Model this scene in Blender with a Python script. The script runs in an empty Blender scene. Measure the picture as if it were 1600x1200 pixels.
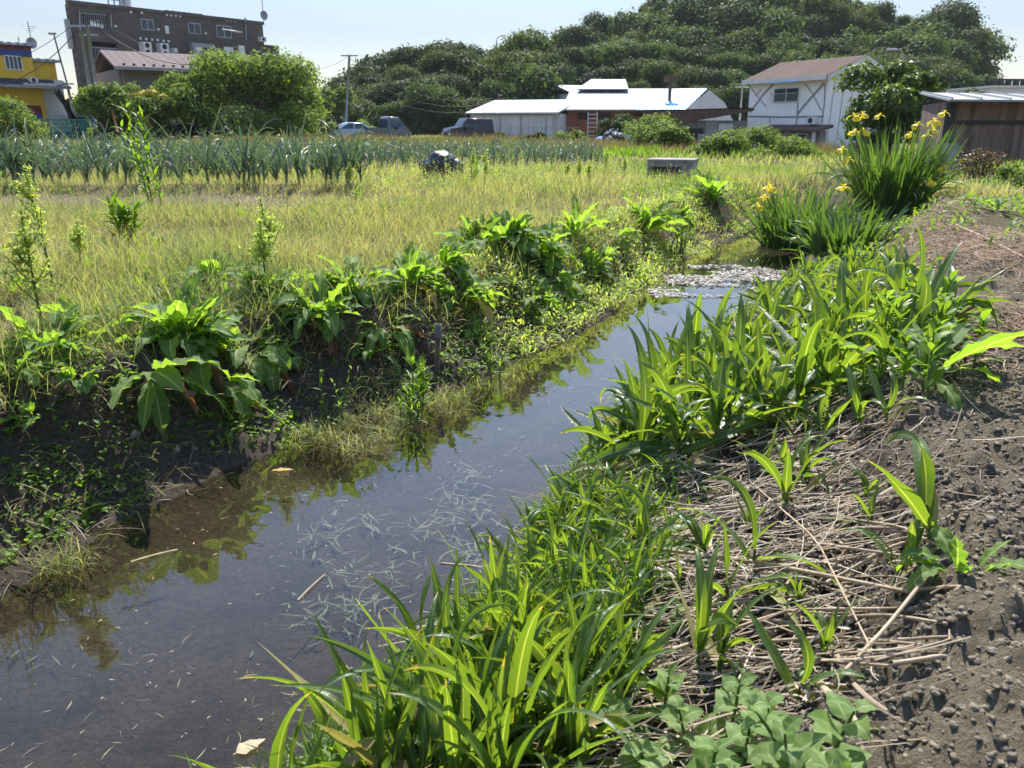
import bpy, math, random
import numpy as np
R = math.radians
scene = bpy.context.scene
COL = scene.collection

# ------------------------------------------------------------------ camera
F_PX = 1250.0                      # focal length in pixels of the 1600 px wide photograph
PITCH = math.atan(405.0 / F_PX)
CAM_Z = 1.0
cam_data = bpy.data.cameras.new("camera")
cam = bpy.data.objects.new("camera", cam_data)
COL.objects.link(cam)
cam.location = (0, 0, CAM_Z)
cam.rotation_euler = (math.pi / 2 - PITCH, 0, 0)
cam_data.sensor_width = 36.0
cam_data.lens = 36.0 * F_PX / 1600.0
cam_data.clip_start = 0.05
cam_data.clip_end = 5000
cam_data.dof.use_dof = True
cam_data.dof.focus_distance = 3.7
cam_data.dof.aperture_fstop = 9.5
scene.camera = cam

# ------------------------------------------------------------------ light
SUN_EL, SUN_AZ = 50.0, 4.0         # high sun ahead of the camera, a touch to the right
world = bpy.data.worlds.new("World")
scene.world = world
world.use_nodes = True
wn = world.node_tree
bg = wn.nodes["Background"]
sky = wn.nodes.new("ShaderNodeTexSky")
sky.sky_type = 'NISHITA'
sky.sun_disc = False
sky.sun_elevation = R(SUN_EL)
sky.sun_rotation = R(SUN_AZ)
sky.air_density = 1.0
sky.dust_density = 0.08
sky.ozone_density = 2.4
tint = wn.nodes.new("ShaderNodeMix"); tint.data_type = 'RGBA'; tint.blend_type = 'MULTIPLY'; tint.inputs[0].default_value = 1.0
tint.inputs[7].default_value = (1.13, .97, .93, 1)
wn.links.new(sky.outputs[0], tint.inputs[6])
# added elevation gain: sky boosted overhead to fill shadows, dimmed low down
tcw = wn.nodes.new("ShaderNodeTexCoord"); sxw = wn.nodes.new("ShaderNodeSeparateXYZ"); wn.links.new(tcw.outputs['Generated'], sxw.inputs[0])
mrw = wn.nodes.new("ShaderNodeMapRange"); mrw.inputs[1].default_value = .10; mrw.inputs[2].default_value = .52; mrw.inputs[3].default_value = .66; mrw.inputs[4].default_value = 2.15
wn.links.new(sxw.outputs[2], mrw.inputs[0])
sky_lift = wn.nodes.new("ShaderNodeMix"); sky_lift.data_type = 'RGBA'; sky_lift.blend_type = 'MULTIPLY'; sky_lift.inputs[0].default_value = 1.0
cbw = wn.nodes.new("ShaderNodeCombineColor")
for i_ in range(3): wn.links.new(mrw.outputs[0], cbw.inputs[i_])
wn.links.new(tint.outputs[2], sky_lift.inputs[6]); wn.links.new(cbw.outputs[0], sky_lift.inputs[7]); wn.links.new(sky_lift.outputs[2], bg.inputs[0])
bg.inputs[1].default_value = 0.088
sun_data = bpy.data.lights.new("sun", 'SUN')
sun_data.energy = 4.9
sun_data.angle = R(0.53)
sun_data.color = (1.0, 0.95, 0.87)
sun = bpy.data.objects.new("sun", sun_data)
COL.objects.link(sun)
sun.rotation_euler = (R(90 - SUN_EL), 0, R(180 - SUN_AZ))
sun.location = (0, 20, 40)
vs = scene.view_settings
vs.view_transform = 'Standard'
vs.look = 'None'
vs.gamma = 1.0
vs.exposure = 0.95
cy = scene.cycles
cy.max_bounces = 7
cy.diffuse_bounces = 3
cy.glossy_bounces = 3
cy.transmission_bounces = 5
cy.transparent_max_bounces = 8
cy.caustics_reflective = False
cy.caustics_refractive = False
cy.sample_clamp_indirect = 6.0
cy.use_denoising = True
cy.use_adaptive_sampling = True
cy.adaptive_threshold = 0.01

# ------------------------------------------------------------------ picture -> place
def ray(px, py):
    u = (px - 800.0) / F_PX
    v = (600.0 - py) / F_PX
    return (u, math.cos(PITCH) + v * math.sin(PITCH), -math.sin(PITCH) + v * math.cos(PITCH))
def at(px, py, Y):
    r = ray(px, py); t = Y / r[1]
    return np.array((r[0] * t, Y, CAM_Z + r[2] * t))

# ------------------------------------------------------------------ noise
def _hash(ix, iy, seed):
    h = (ix.astype(np.int64) * 374761393 + iy.astype(np.int64) * 668265263 + seed * 974711) & 0x7fffffff
    h = ((h ^ (h >> 13)) * 1274126177) & 0x7fffffff
    h = (h ^ (h >> 16)) & 0xffff
    return h / 65535.0
def vnoise(x, y, seed=0):
    x = np.asarray(x, float); y = np.asarray(y, float)
    ix = np.floor(x); iy = np.floor(y); fx = x - ix; fy = y - iy
    fx = fx * fx * (3 - 2 * fx); fy = fy * fy * (3 - 2 * fy)
    a = _hash(ix, iy, seed); b = _hash(ix + 1, iy, seed); c = _hash(ix, iy + 1, seed); d = _hash(ix + 1, iy + 1, seed)
    return (a + (b - a) * fx) * (1 - fy) + (c + (d - c) * fx) * fy
def fbm(x, y, sc, octv=4, seed=0, gain=0.5):
    s = 0; a = 1.0; tot = 0; f = sc
    for k in range(octv):
        s = s + a * (vnoise(x * f + 17.3 * k, y * f - 9.1 * k, seed + k) * 2 - 1); tot += a; a *= gain; f *= 2.03
    return s / tot
def sstep(a, b, x):
    t = np.clip((x - a) / (b - a), 0, 1)
    return t * t * (3 - 2 * t)

# ------------------------------------------------------------------ terrain
WL_Y = [-3, 0, 2.37, 2.88, 3.35, 3.54, 4.07, 4.45, 4.76, 5.43, 6.54, 7.97, 9.15, 11.0, 12.1, 16, 24, 40]
WL_X = [-4.6, -3.0, -1.74, -1.54, -1.30, -1.10, -.83, -.42, -.12, .28, .82, 1.48, 1.95, 3.0, 3.7, 6.2, 11.5, 20]
WR_Y = [-3, 0, 1.58, 1.91, 2.45, 3.18, 4.39, 5.89, 7.05, 7.97, 10.7, 12.1, 16, 24, 40]
WR_X = [-3.0, -1.35, -.48, -.28, -.02, .25, .75, 1.5, 2.2, 2.72, 4.1, 4.8, 7.2, 12.6, 21.2]
XS_Y = [-3, 0.9, 1.2, 1.43, 1.9, 2.5, 3.0, 4.2, 6.0, 7.5, 9, 12, 16, 24, 40]
XS_X = [-.6, .36, .58, .78, 1.05, 1.25, 1.45, 2.1, 3.0, 3.75, 4.7, 6.2, 8.6, 14, 23]
WATER_Z = -0.5
def edges(y):
    return np.interp(y, WL_Y, WL_X), np.interp(y, WR_Y, WR_X), np.interp(y, XS_Y, XS_X)
def terrain(x, y, fine=True):
    """height, soil mask, wet mask, grassy mask"""
    x = np.asarray(x, float); y = np.asarray(y, float)
    xl, xr, xs = edges(y)
    wob = 0.10 * fbm(x, y, 1.7, 3, 5)
    xl = xl + wob; xr = xr + wob
    dl = (xl - x) * .87; dr = (x - xr) * .87
    wl = np.interp(y, [0, 3.4, 4.2, 5.5, 8, 12], [.66, .52, .78, .74, .66, .8])
    # left bank: low muddy ledge, then a steep face
    tl = np.clip(dl / wl, 0, 1.6)
    zl = -.5 + .10 * sstep(0, .4, tl) + .40 * sstep(.30, 1.0, tl)
    # right bank: a long ramp up to the tilled mound
    ds = np.maximum((xs - xr) * .87, .3)
    tr = np.clip(dr / ds, 0, 3)
    zr = -.5 + .40 * np.clip(tr, 0, 1) ** .75 + .15 * sstep(.86, 1.12, tr)
    q = np.clip((x - xl) / np.maximum(xr - xl, .05), 0, 1)
    zb = -.5 - .15 * np.sqrt(np.clip(np.sin(np.pi * q), 0, 1))
    inw = (dl <= 0) & (dr <= 0)
    left = dl > 0
    z = np.where(inw, zb, np.where(left, zl, zr))
    near = np.exp(-np.maximum(y - 14, 0) / 10) * np.exp(-np.maximum(np.abs(x) - 9, 0) / 8)
    soil = np.where(left | inw, 0, sstep(.72, 1.0, tr)) * (1 - sstep(6.5, 8.6, y))
    strip = np.exp(-((y - (11.1 - .03 * x + .3 * fbm(x, y, .6, 2, 31))) / 1.05) ** 2) * (1 - sstep(-3.4, -1.6, x)) * left
    soil = np.maximum(soil, strip)
    wet = np.where(inw, 1, np.where(left, 1 - sstep(.0, .5, tl), 1 - sstep(0, .35, tr)))
    bank = np.where(left, sstep(0, .2, tl) * (1 - sstep(.9, 1.2, tl)), sstep(0, .1, tr) * (1 - sstep(.92, 1.1, tr)) * (1 - sstep(7, 9, y)))
    bank = np.where(inw, 0, bank)
    # relief
    z = z + near * .035 * fbm(x, y, .9, 3, 1) * (1 - .6 * inw)
    if fine:
        z = z + near * .012 * fbm(x, y, 9, 3, 2)
        lump = np.abs(fbm(x, y, 5.0, 4, 3, .6))
        rid = 1 - np.abs(fbm(x, y, 13.0, 3, 14, .6)) * 2
        z = z + soil * (.09 * lump - .03 + .05 * fbm(x, y, 2.2, 2, 15) + .012 * rid + .022 * fbm(x, y, 22, 4, 4, .8) + .10 * np.exp(-((y - 1.15) / .45) ** 2) * sstep(.55, 1.1, x))
        z = z + bank * (.085 * fbm(x, y, 5, 4, 6, .65))
    # ridge the leeks stand on
    row = (y - 12.55 + .03 * x)
    z = z + .13 * np.exp(-(row / .45) ** 2) * (1 - sstep(-2.4, -1.4, x)) * left
    # mound under the irises and the heap beside them
    z = z + .16 * np.exp(-(((x - 4.5) / .9) ** 2 + ((y - 8.3) / .8) ** 2)) * (~inw)
    # land falls a little towards the white house
    z = z - .75 * sstep(16, 58, y) * sstep(-2, 12, x)
    return z, soil, wet, bank
def H(x, y, fine=True):
    return terrain(x, y, fine)[0]
def ground(px, py, fine=False):
    """where the line of sight through a pixel of the photograph meets the land"""
    r = np.array(ray(px, py))
    t = np.concatenate([np.arange(.8, 20, .01), np.arange(20, 120, .1)])
    p = r[None] * t[:, None]
    h = np.maximum(H(p[:, 0], p[:, 1], fine), WATER_Z)
    k = np.argmax(p[:, 2] + CAM_Z <= h)
    return np.array((p[k, 0], p[k, 1], h[k]))

# ------------------------------------------------------------------ meshes
class Acc:
    """collects quads and polygons; builds ONE mesh object"""
    def __init__(s):
        s.V = []; s.Q = []; s.P = []; s.A = []; s.n = 0
    def grid(s, V, v=None, closed=False, t=None, c=None):
        """V: (N, rows, cols, 3)"""
        V = np.asarray(V, float)
        N, r, k, _ = V.shape
        idx = np.arange(N * r * k).reshape(N, r, k) + s.n
        if closed:
            idx = np.concatenate([idx, idx[:, :, :1]], axis=2)
        q = np.stack([idx[:, :-1, :-1], idx[:, :-1, 1:], idx[:, 1:, 1:], idx[:, 1:, :-1]], -1).reshape(-1, 4)
        a = np.zeros((N, r, k, 3))
        a[..., 0] = .5 if v is None else np.broadcast_to(np.asarray(v, float).reshape(-1, 1, 1), (N, r, k))
        a[..., 1] = np.linspace(0, 1, r)[None, :, None] if t is None else t
        a[..., 2] = np.linspace(-1, 1, k)[None, None, :] if c is None else c
        s.V.append(V.reshape(-1, 3)); s.A.append(a.reshape(-1, 3)); s.Q.append(q); s.n += N * r * k
    def poly(s, pts, v=.5):
        pts = np.asarray(pts, float)
        s.P.append([s.n + i for i in range(len(pts))])
        s.V.append(pts); a = np.zeros((len(pts), 3)); a[:, 0] = v; s.A.append(a); s.n += len(pts)
    def box(s, x0, x1, y0, y1, z0, z1, v=.5):
        c = [(x0, y0, z0), (x1, y0, z0), (x1, y1, z0), (x0, y1, z0), (x0, y0, z1), (x1, y0, z1), (x1, y1, z1), (x0, y1, z1)]
        for f in ((0, 3, 2, 1), (4, 5, 6, 7), (0, 1, 5, 4), (1, 2, 6, 5), (2, 3, 7, 6), (3, 0, 4, 7)):
            s.poly([c[i] for i in f], v)
    def prism(s, prof, a0, a1, axis='x', v=.5):
        """closed profile (list of 2D points) swept along an axis"""
        def mk(p, a):
            return (a, p[0], p[1]) if axis == 'x' else ((p[0], a, p[1]) if axis == 'y' else (p[0], p[1], a))
        n = len(prof)
        s.poly([mk(p, a0) for p in prof][::-1], v); s.poly([mk(p, a1) for p in prof], v)
        for i in range(n):
            s.poly([mk(prof[i], a0), mk(prof[(i + 1) % n], a0), mk(prof[(i + 1) % n], a1), mk(prof[i], a1)], v)
    def tube(s, pts, r, sides=6, v=.5, cap=True):
        pts = np.asarray(pts, float); n = len(pts)
        r = np.broadcast_to(np.asarray(r, float), (n,))
        T = np.gradient(pts, axis=0); T /= np.maximum(np.linalg.norm(T, axis=1, keepdims=True), 1e-9)
        ref = np.where(np.abs(T[:, 2:3]) > .9, np.array([[1., 0, 0]]), np.array([[0, 0, 1.]]))
        A = np.cross(T, ref); A /= np.linalg.norm(A, axis=1, keepdims=True); B = np.cross(T, A)
        th = np.arange(sides) * 2 * math.pi / sides
        V = pts[:, None] + r[:, None, None] * (A[:, None] * np.cos(th)[None, :, None] + B[:, None] * np.sin(th)[None, :, None])
        base = s.n
        s.grid(V[None], [v], closed=True)
        if cap:
            s.P.append([base + i for i in range(sides)]); s.P.append([base + (n - 1) * sides + i for i in range(sides)][::-1])
    def build(s, name, mat, parent=None, smooth=True):
        V = np.concatenate(s.V); A = np.concatenate(s.A)
        Q = np.concatenate(s.Q) if s.Q else np.zeros((0, 4), int)
        loops = Q.reshape(-1); starts = np.arange(len(Q)) * 4
        if s.P:
            ln = np.array([len(p) for p in s.P])
            starts = np.concatenate([starts, len(loops) + np.concatenate([[0], np.cumsum(ln)[:-1]])])
            loops = np.concatenate([loops, np.concatenate([np.array(p) for p in s.P])])
        me = bpy.data.meshes.new(name)
        me.vertices.add(len(V)); me.vertices.foreach_set('co', V.reshape(-1).astype(np.float32))
        me.loops.add(len(loops)); me.loops.foreach_set('vertex_index', loops.astype(np.int32))
        me.polygons.add(len(starts)); me.polygons.foreach_set('loop_start', starts.astype(np.int32))
        if smooth:
            sm = np.ones(len(starts), bool); sm[len(Q):] = False
            me.polygons.foreach_set('use_smooth', sm)
        for i, k in enumerate('vtc'):
            at_ = me.attributes.new(k, 'FLOAT', 'POINT'); at_.data.foreach_set('value', A[:, i].astype(np.float32))
        me.update(calc_edges=True)
        me.validate()
        if mat: me.materials.append(mat)
        o = bpy.data.objects.new(name, me); COL.objects.link(o)
        if parent: o.parent = parent
        return o

PROF = {
    'blade': lambda s: np.interp(s, [0, .12, .4, .75, 1], [.55, .85, 1, .62, .03]),
    'grass': lambda s: np.interp(s, [0, .3, .7, 1], [.8, 1, .7, .05]),
    'corn': lambda s: np.interp(s, [0, .1, .35, .6, .85, 1], [.45, .75, 1, .85, .4, .02]),
    'dock': lambda s: np.interp(s, [0, .16, .24, .4, .62, .85, .95, 1], [.07, .09, .55, .95, 1, .62, .3, .03]),
    'lance': lambda s: np.interp(s, [0, .1, .4, .8, 1], [.1, .5, 1, .5, .02]),
    'ovate': lambda s: np.interp(s, [0, .1, .14, .3, .55, .8, 1], [.06, .07, .5, .98, .85, .42, .02]),
    'petal': lambda s: np.interp(s, [0, .3, .6, .85, 1], [.25, .5, 1, .95, .45]),
    'leek': lambda s: np.interp(s, [0, .2, .6, .9, 1], [.7, 1, .9, .5, .05]),
    'straw': lambda s: np.interp(s, [0, .5, 1], [1, .9, .6]),
}
def leaves(base, az, el, bend, L, W, prof, K=5, C=2, fold=0., wave=0., wfreq=3., twist=0., power=1., drift=0., rng=None, serr=0.):
    """ribbons bent in their own vertical plane -> (N, K+1, C, 3)"""
    base = np.asarray(base, float); N = len(base)
    f = lambda a: np.broadcast_to(np.asarray(a, float), (N,))
    az, el, bend, L, W, twist, drift = map(f, (az, el, bend, L, W, twist, drift))
    s = np.linspace(0, 1, K + 1)
    ang = el[:, None] - bend[:, None] * s[None] ** (power if np.ndim(power) != 1 else np.asarray(power)[:, None])
    azs = az[:, None] + drift[:, None] * s[None]
    T = np.stack([np.cos(ang) * np.cos(azs), np.cos(ang) * np.sin(azs), np.sin(ang)], -1)
    mid = (T[:, 1:] + T[:, :-1]) / 2 * (L / K)[:, None, None]
    ctr = np.concatenate([np.zeros((N, 1, 3)), np.cumsum(mid, 1)], 1) + base[:, None]
    S = np.stack([-np.sin(azs), np.cos(azs), np.zeros_like(azs)], -1)
    U = np.cross(T, S)
    tw = twist[:, None, None] * s[None, :, None]
    S2 = S * np.cos(tw) + U * np.sin(tw); U2 = U * np.cos(tw) - S * np.sin(tw)
    c = np.linspace(-1, 1, C)
    p = np.array(PROF[prof](s))
    if serr: p = p * (1 + serr * np.where(np.arange(K + 1) % 2, 1, -1))
    w = (W / 2)[:, None] * p[None]
    ph = np.zeros(N) if rng is None else rng.uniform(0, 6.28, N)
    wav = np.sin(2 * math.pi * wfreq * s[None, :, None] + ph[:, None, None] + 1.7 * np.sign(c)[None, None]) * wave
    up = (fold + wav) * np.abs(c)[None, None] * w[:, :, None]
    return ctr[:, :, None] + S2[:, :, None] * (c[None, None] * w[:, :, None])[..., None] + U2[:, :, None] * up[..., None]

# ------------------------------------------------------------------ objects
def tag(o, label=None, cat=None, group=None, kind=None):
    if label: o['label'] = label
    if cat: o['category'] = cat
    if group: o['group'] = group
    if kind: o['kind'] = kind
    return o
def thing(name, label, cat, loc=(0, 0, 0), rz=0., group=None):
    o = bpy.data.objects.new(name, None); COL.objects.link(o)
    o.empty_display_size = .2
    o.location = tuple(loc); o.rotation_euler = (0, 0, rz)
    return tag(o, label, cat, group, 'thing')
def dup(root, loc, rz=0., sc=1., label=None, group=None, rx=0., ry=0., szz=None):
    r = root.copy(); COL.objects.link(r)
    r.location = tuple(loc); r.rotation_euler = (rx, ry, rz); r.scale = (sc, sc, sc if szz is None else szz)
    if label: r['label'] = label
    if group: r['group'] = group
    for ch in root.children:
        c = ch.copy(); COL.objects.link(c); c.parent = r
        for g in ch.children:
            d = g.copy(); COL.objects.link(d); d.parent = c
    return r

# ------------------------------------------------------------------ materials
def new_mat(name):
    m = bpy.data.materials.new(name); m.use_nodes = True
    nt = m.node_tree; nt.nodes.clear()
    return m, nt, nt.nodes.new('ShaderNodeOutputMaterial')
def attr(nt, k):
    a = nt.nodes.new('ShaderNodeAttribute'); a.attribute_name = k
    return a.outputs['Fac']
def mixc(nt, f, a, b, mode='MIX'):
    m = nt.nodes.new('ShaderNodeMix'); m.data_type = 'RGBA'; m.blend_type = mode
    for i, val in ((0, f), (6, a), (7, b)):
        if hasattr(val, 'links'): nt.links.new(val, m.inputs[i])
        elif i == 0: m.inputs[0].default_value = val
        else: m.inputs[i].default_value = (*val, 1) if len(val) == 3 else val
    return m.outputs[2]
def ramp(nt, f, stops):
    r = nt.nodes.new('ShaderNodeValToRGB'); e = r.color_ramp.elements
    while len(e) < len(stops): e.new(.5)
    for k, (p, c) in enumerate(stops):
        e[k].position = p; e[k].color = (*c, 1) if hasattr(c, '__len__') else (c, c, c, 1)
    nt.links.new(f, r.inputs[0]); return r.outputs[0]
def math_(nt, op, a, b=None):
    m = nt.nodes.new('ShaderNodeMath'); m.operation = op
    for i, val in ((0, a), (1, b)):
        if val is None: continue
        if hasattr(val, 'links'): nt.links.new(val, m.inputs[i])
        else: m.inputs[i].default_value = val
    return m.outputs[0]
def noise(nt, scale, detail=4, rough=.6, coord='Object', dist=0.):
    tc = nt.nodes.new('ShaderNodeTexCoord'); n = nt.nodes.new('ShaderNodeTexNoise')
    n.inputs['Scale'].default_value = scale; n.inputs['Detail'].default_value = detail
    n.inputs['Roughness'].default_value = rough; n.inputs['Distortion'].default_value = dist
    nt.links.new(tc.outputs[coord], n.inputs['Vector']); return n.outputs[0]
def bump(nt, h, strength=.5, dist=.02):
    b = nt.nodes.new('ShaderNodeBump'); b.inputs['Strength'].default_value = strength; b.inputs['Distance'].default_value = dist
    nt.links.new(h, b.inputs['Height']); return b.outputs[0]
def principled(nt, out, col, rough=.6, nrm=None, metal=0., spec=.5):
    p = nt.nodes.new('ShaderNodeBsdfPrincipled')
    if hasattr(col, 'links'): nt.links.new(col, p.inputs['Base Color'])
    else: p.inputs['Base Color'].default_value = (*col, 1)
    if hasattr(rough, 'links'): nt.links.new(rough, p.inputs['Roughness'])
    else: p.inputs['Roughness'].default_value = rough
    p.inputs['Metallic'].default_value = metal
    p.inputs['Specular IOR Level'].default_value = spec
    if nrm is not None: nt.links.new(nrm, p.inputs['Normal'])
    if out is not None: nt.links.new(p.outputs[0], out.inputs[0])
    return p
def leaf_mat(name, ca, cb, rough=.42, trans=.45, midrib=.5, rib=(.35, .42, .16), veins=0., tip=None, spec=.5, tgain=(2.2, 2.3, .9), blotch=.35, stripe=0., tipat=1.055):
    m, nt, out = new_mat(name)
    col = mixc(nt, attr(nt, 'v'), ca, cb)
    if stripe:
        k = math_(nt, 'ABSOLUTE', math_(nt, 'SINE', math_(nt, 'MULTIPLY', attr(nt, 'c'), 11.0)))
        col = mixc(nt, math_(nt, 'MULTIPLY', k, stripe), col, tuple(c * .55 for c in ca))
    oi = nt.nodes.new('ShaderNodeObjectInfo')
    col = mixc(nt, math_(nt, 'MULTIPLY', oi.outputs['Random'], .45), col, tuple(c * .62 for c in cb))
    dark = tuple(c * .72 for c in ca)
    col = mixc(nt, math_(nt, 'MULTIPLY', noise(nt, 14, 3), blotch), col, dark)
    if veins:
        c = math_(nt, 'ABSOLUTE', attr(nt, 'c')); t = attr(nt, 't')
        ph = math_(nt, 'ADD', math_(nt, 'MULTIPLY', t, 60.0), math_(nt, 'MULTIPLY', c, -14.0))
        vv = math_(nt, 'POWER', math_(nt, 'ABSOLUTE', math_(nt, 'SINE', ph)), 12.0)
        col = mixc(nt, math_(nt, 'MULTIPLY', vv, veins), col, rib)
    if midrib:
        c = math_(nt, 'ABSOLUTE', attr(nt, 'c'))
        k = math_(nt, 'MULTIPLY', math_(nt, 'LESS_THAN', c, .10), midrib)
        col = mixc(nt, k, col, rib)
    if tip:
        k = math_(nt, 'MULTIPLY', math_(nt, 'GREATER_THAN', math_(nt, 'ADD', attr(nt, 't'), math_(nt, 'MULTIPLY', attr(nt, 'v'), .12)), tipat), .8)
        col = mixc(nt, k, col, tip)
    nrm = bump(nt, noise(nt, 40, 2), .25, .01)
    p = principled(nt, None, col, rough, nrm, 0, spec)
    tr = nt.nodes.new('ShaderNodeBsdfTranslucent')
    tcol = mixc(nt, 1.0, col, tgain, 'MULTIPLY'); nt.links.new(tcol, tr.inputs[0])
    mx = nt.nodes.new('ShaderNodeMixShader'); mx.inputs[0].default_value = trans
    nt.links.new(p.outputs[0], mx.inputs[1]); nt.links.new(tr.outputs[0], mx.inputs[2]); nt.links.new(mx.outputs[0], out.inputs[0])
    return m
def plain_mat(name, ca, cb=None, scale=6., rough=.65, metal=0., bstr=.2, bscale=None, dirt=0., detail=5, spec=.5, stretch=None):
    """two tones broken up by noise, dirt streaks and a little relief"""
    m, nt, out = new_mat(name)
    cb = cb or tuple(c * .75 for c in ca)
    col = mixc(nt, ramp(nt, noise(nt, scale, detail), [(.35, 0.), (.65, 1.)]), ca, cb)
    if dirt:
        tc = nt.nodes.new('ShaderNodeTexCoord'); mp = nt.nodes.new('ShaderNodeMapping')
        mp.inputs['Scale'].default_value = stretch or (2.2, 2.2, .25)
        n = nt.nodes.new('ShaderNodeTexNoise'); n.inputs['Scale'].default_value = 2.0; n.inputs['Detail'].default_value = 6
        nt.links.new(tc.outputs['Object'], mp.inputs[0]); nt.links.new(mp.outputs[0], n.inputs[0])
        k = ramp(nt, n.outputs[0], [(.5, 0.), (.75, dirt)])
        col = mixc(nt, k, col, tuple(c * .35 for c in ca))
    nrm = bump(nt, noise(nt, bscale or scale * 6, 4), bstr, .02) if bstr else None
    principled(nt, out, col, rough, nrm, metal, spec)
    return m
def v_mat(name, stops, rough=.7, nscale=20., bstr=.2, spec=.4):
    """colour picked per piece"""
    m, nt, out = new_mat(name)
    col = ramp(nt, attr(nt, 'v'), stops)
    col = mixc(nt, math_(nt, 'MULTIPLY', noise(nt, nscale, 4), .5), col, tuple(c * .5 for c in stops[0][1]))
    principled(nt, out, col, rough, bump(nt, noise(nt, nscale * 3, 3), bstr, .01), 0, spec)
    return m
rng = np.random.default_rng(7)
random.seed(7)
# ================================================================== ground, water, hill
def axis_lines(lo, a, b, hi, d):
    mid = np.arange(a, b + d / 2, d)
    up = [b]; st = d
    while up[-1] < hi: st *= 1.13; up.append(up[-1] + st)
    dn = [a]; st = d
    while dn[-1] > lo: st *= 1.13; dn.append(dn[-1] - st)
    return np.concatenate([np.array(dn[1:])[::-1], mid, np.array(up[1:])])
def seg(*s):
    out = [np.arange(a_, b_, d_) for a_, b_, d_ in s]; return np.concatenate(out)
gx = axis_lines(-420, -3.6, 5.2, 420, .03); gx = np.concatenate([gx[gx < -3.59], seg((-3.57, .25, .03), (.25, 2.6, .014), (2.6, 5.19, .03)), gx[gx > 5.19]])
gy = axis_lines(-4, .55, 9.5, 560, .03); gy = np.concatenate([gy[gy < .85], seg((.86, 3.3, .014), (3.3, 9.49, .03)), gy[gy > 9.49]])
XX, YY = np.meshgrid(gx, gy)
gz, gsoil, gwet, gbank = terrain(XX, YY)
a = Acc(); a.grid(np.stack([XX, YY, gz], -1)[None])
A_ = np.stack([gsoil.ravel(), gwet.ravel(), gbank.ravel()], -1)
a.A = [A_]                                     # v = soil, t = wet, c = bank
m, nt, out = new_mat("earth")
n1 = noise(nt, 3.0, 6, .65); n2 = noise(nt, 45, 6, .7); n3 = noise(nt, .8, 4)
turf = mixc(nt, ramp(nt, n1, [(.35, 0.), (.65, 1.)]), (.105, .10, .035), (.20, .165, .075))
turf = mixc(nt, ramp(nt, n2, [(.4, 0.), (.7, .6)]), turf, (.08, .065, .04))
tilled = mixc(nt, ramp(nt, n2, [(.3, 0.), (.7, 1.)]), (.145, .120, .082), (.34, .29, .20))
tilled = mixc(nt, ramp(nt, n1, [(.4, 0.), (.7, .55)]), tilled, (.10, .078, .058))
mud = mixc(nt, ramp(nt, n2, [(.35, 0.), (.7, 1.)]), (.060, .048, .036), (.165, .13, .10))
bed = mixc(nt, ramp(nt, n2, [(.3, 0.), (.7, 1.)]), (.066, .048, .030), (.16, .12, .078))
bed = mixc(nt, ramp(nt, n1, [(.45, 0.), (.7, .7)]), bed, (.03, .023, .016))
col = mixc(nt, attr(nt, 'v'), turf, tilled)
col = mixc(nt, attr(nt, 'c'), col, mud)
geo = nt.nodes.new('ShaderNodeNewGeometry'); sx = nt.nodes.new('ShaderNodeSeparateXYZ'); nt.links.new(geo.outputs['Position'], sx.inputs[0])
col = mixc(nt, math_(nt, 'MULTIPLY', attr(nt, 't'), math_(nt, 'LESS_THAN', sx.outputs[2], -.30)), col, mud)
under = math_(nt, 'MULTIPLY', math_(nt, 'LESS_THAN', sx.outputs[2], WATER_Z - .004), math_(nt, 'GREATER_THAN', attr(nt, 't'), .2))
col = mixc(nt, under, col, bed)
h = math_(nt, 'ADD', math_(nt, 'MULTIPLY', n2, 1.0), math_(nt, 'MULTIPLY', noise(nt, 130, 5, .75), .8))
principled(nt, out, col, .92, bump(nt, h, 1.0, .035), 0, .15)
tag(a.build('ground', m), 'brown field earth cut by a ditch with tilled soil on the right bank', 'ground', kind='structure')

# water: a still film, reflective by Fresnel, clear brown below
yy = np.arange(-2.5, 40, .12)
l_, r_, _ = edges(yy)
wv = np.stack([np.stack([l_ - .7 + (r_ - l_ + 1.2) * q, yy, np.full_like(yy, WATER_Z)], -1) for q in np.linspace(0, 1, 9)], 1)
m, nt, out = new_mat("still_water")
tcw = nt.nodes.new('ShaderNodeTexCoord')
nr = bump(nt, math_(nt, 'ADD', noise(nt, 2.6, 3), math_(nt, 'MULTIPLY', noise(nt, 16, 2), .12)), .10, .02)
gi = nt.nodes.new('ShaderNodeNewGeometry'); dp = nt.nodes.new('ShaderNodeVectorMath'); dp.operation = 'DOT_PRODUCT'
nt.links.new(gi.outputs['Incoming'], dp.inputs[0]); nt.links.new(nr, dp.inputs[1])
fr = nt.nodes.new('ShaderNodeMath'); fr.operation = 'MULTIPLY_ADD'; fr.inputs[1].default_value = .97; fr.inputs[2].default_value = .02
nt.links.new(math_(nt, 'POWER', math_(nt, 'SUBTRACT', 1.0, math_(nt, 'ABSOLUTE', dp.outputs['Value'])), 3.4), fr.inputs[0])
tb = nt.nodes.new('ShaderNodeBsdfTransparent'); tb.inputs[0].default_value = (.80, .80, .74, 1)
gb = nt.nodes.new('ShaderNodeBsdfGlossy'); gb.inputs['Roughness'].default_value = .015; gb.inputs[0].default_value = (.86, .84, .79, 1); nt.links.new(nr, gb.inputs['Normal'])
mx = nt.nodes.new('ShaderNodeMixShader')
nt.links.new(fr.outputs[0], mx.inputs[0]); nt.links.new(tb.outputs[0], mx.inputs[1]); nt.links.new(gb.outputs[0], mx.inputs[2]); nt.links.new(mx.outputs[0], out.inputs[0])
a = Acc(); a.grid(wv[None])
tag(a.build('water', m), 'shallow still brown water in the ditch reflecting the sky', 'water', kind='structure')

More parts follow.
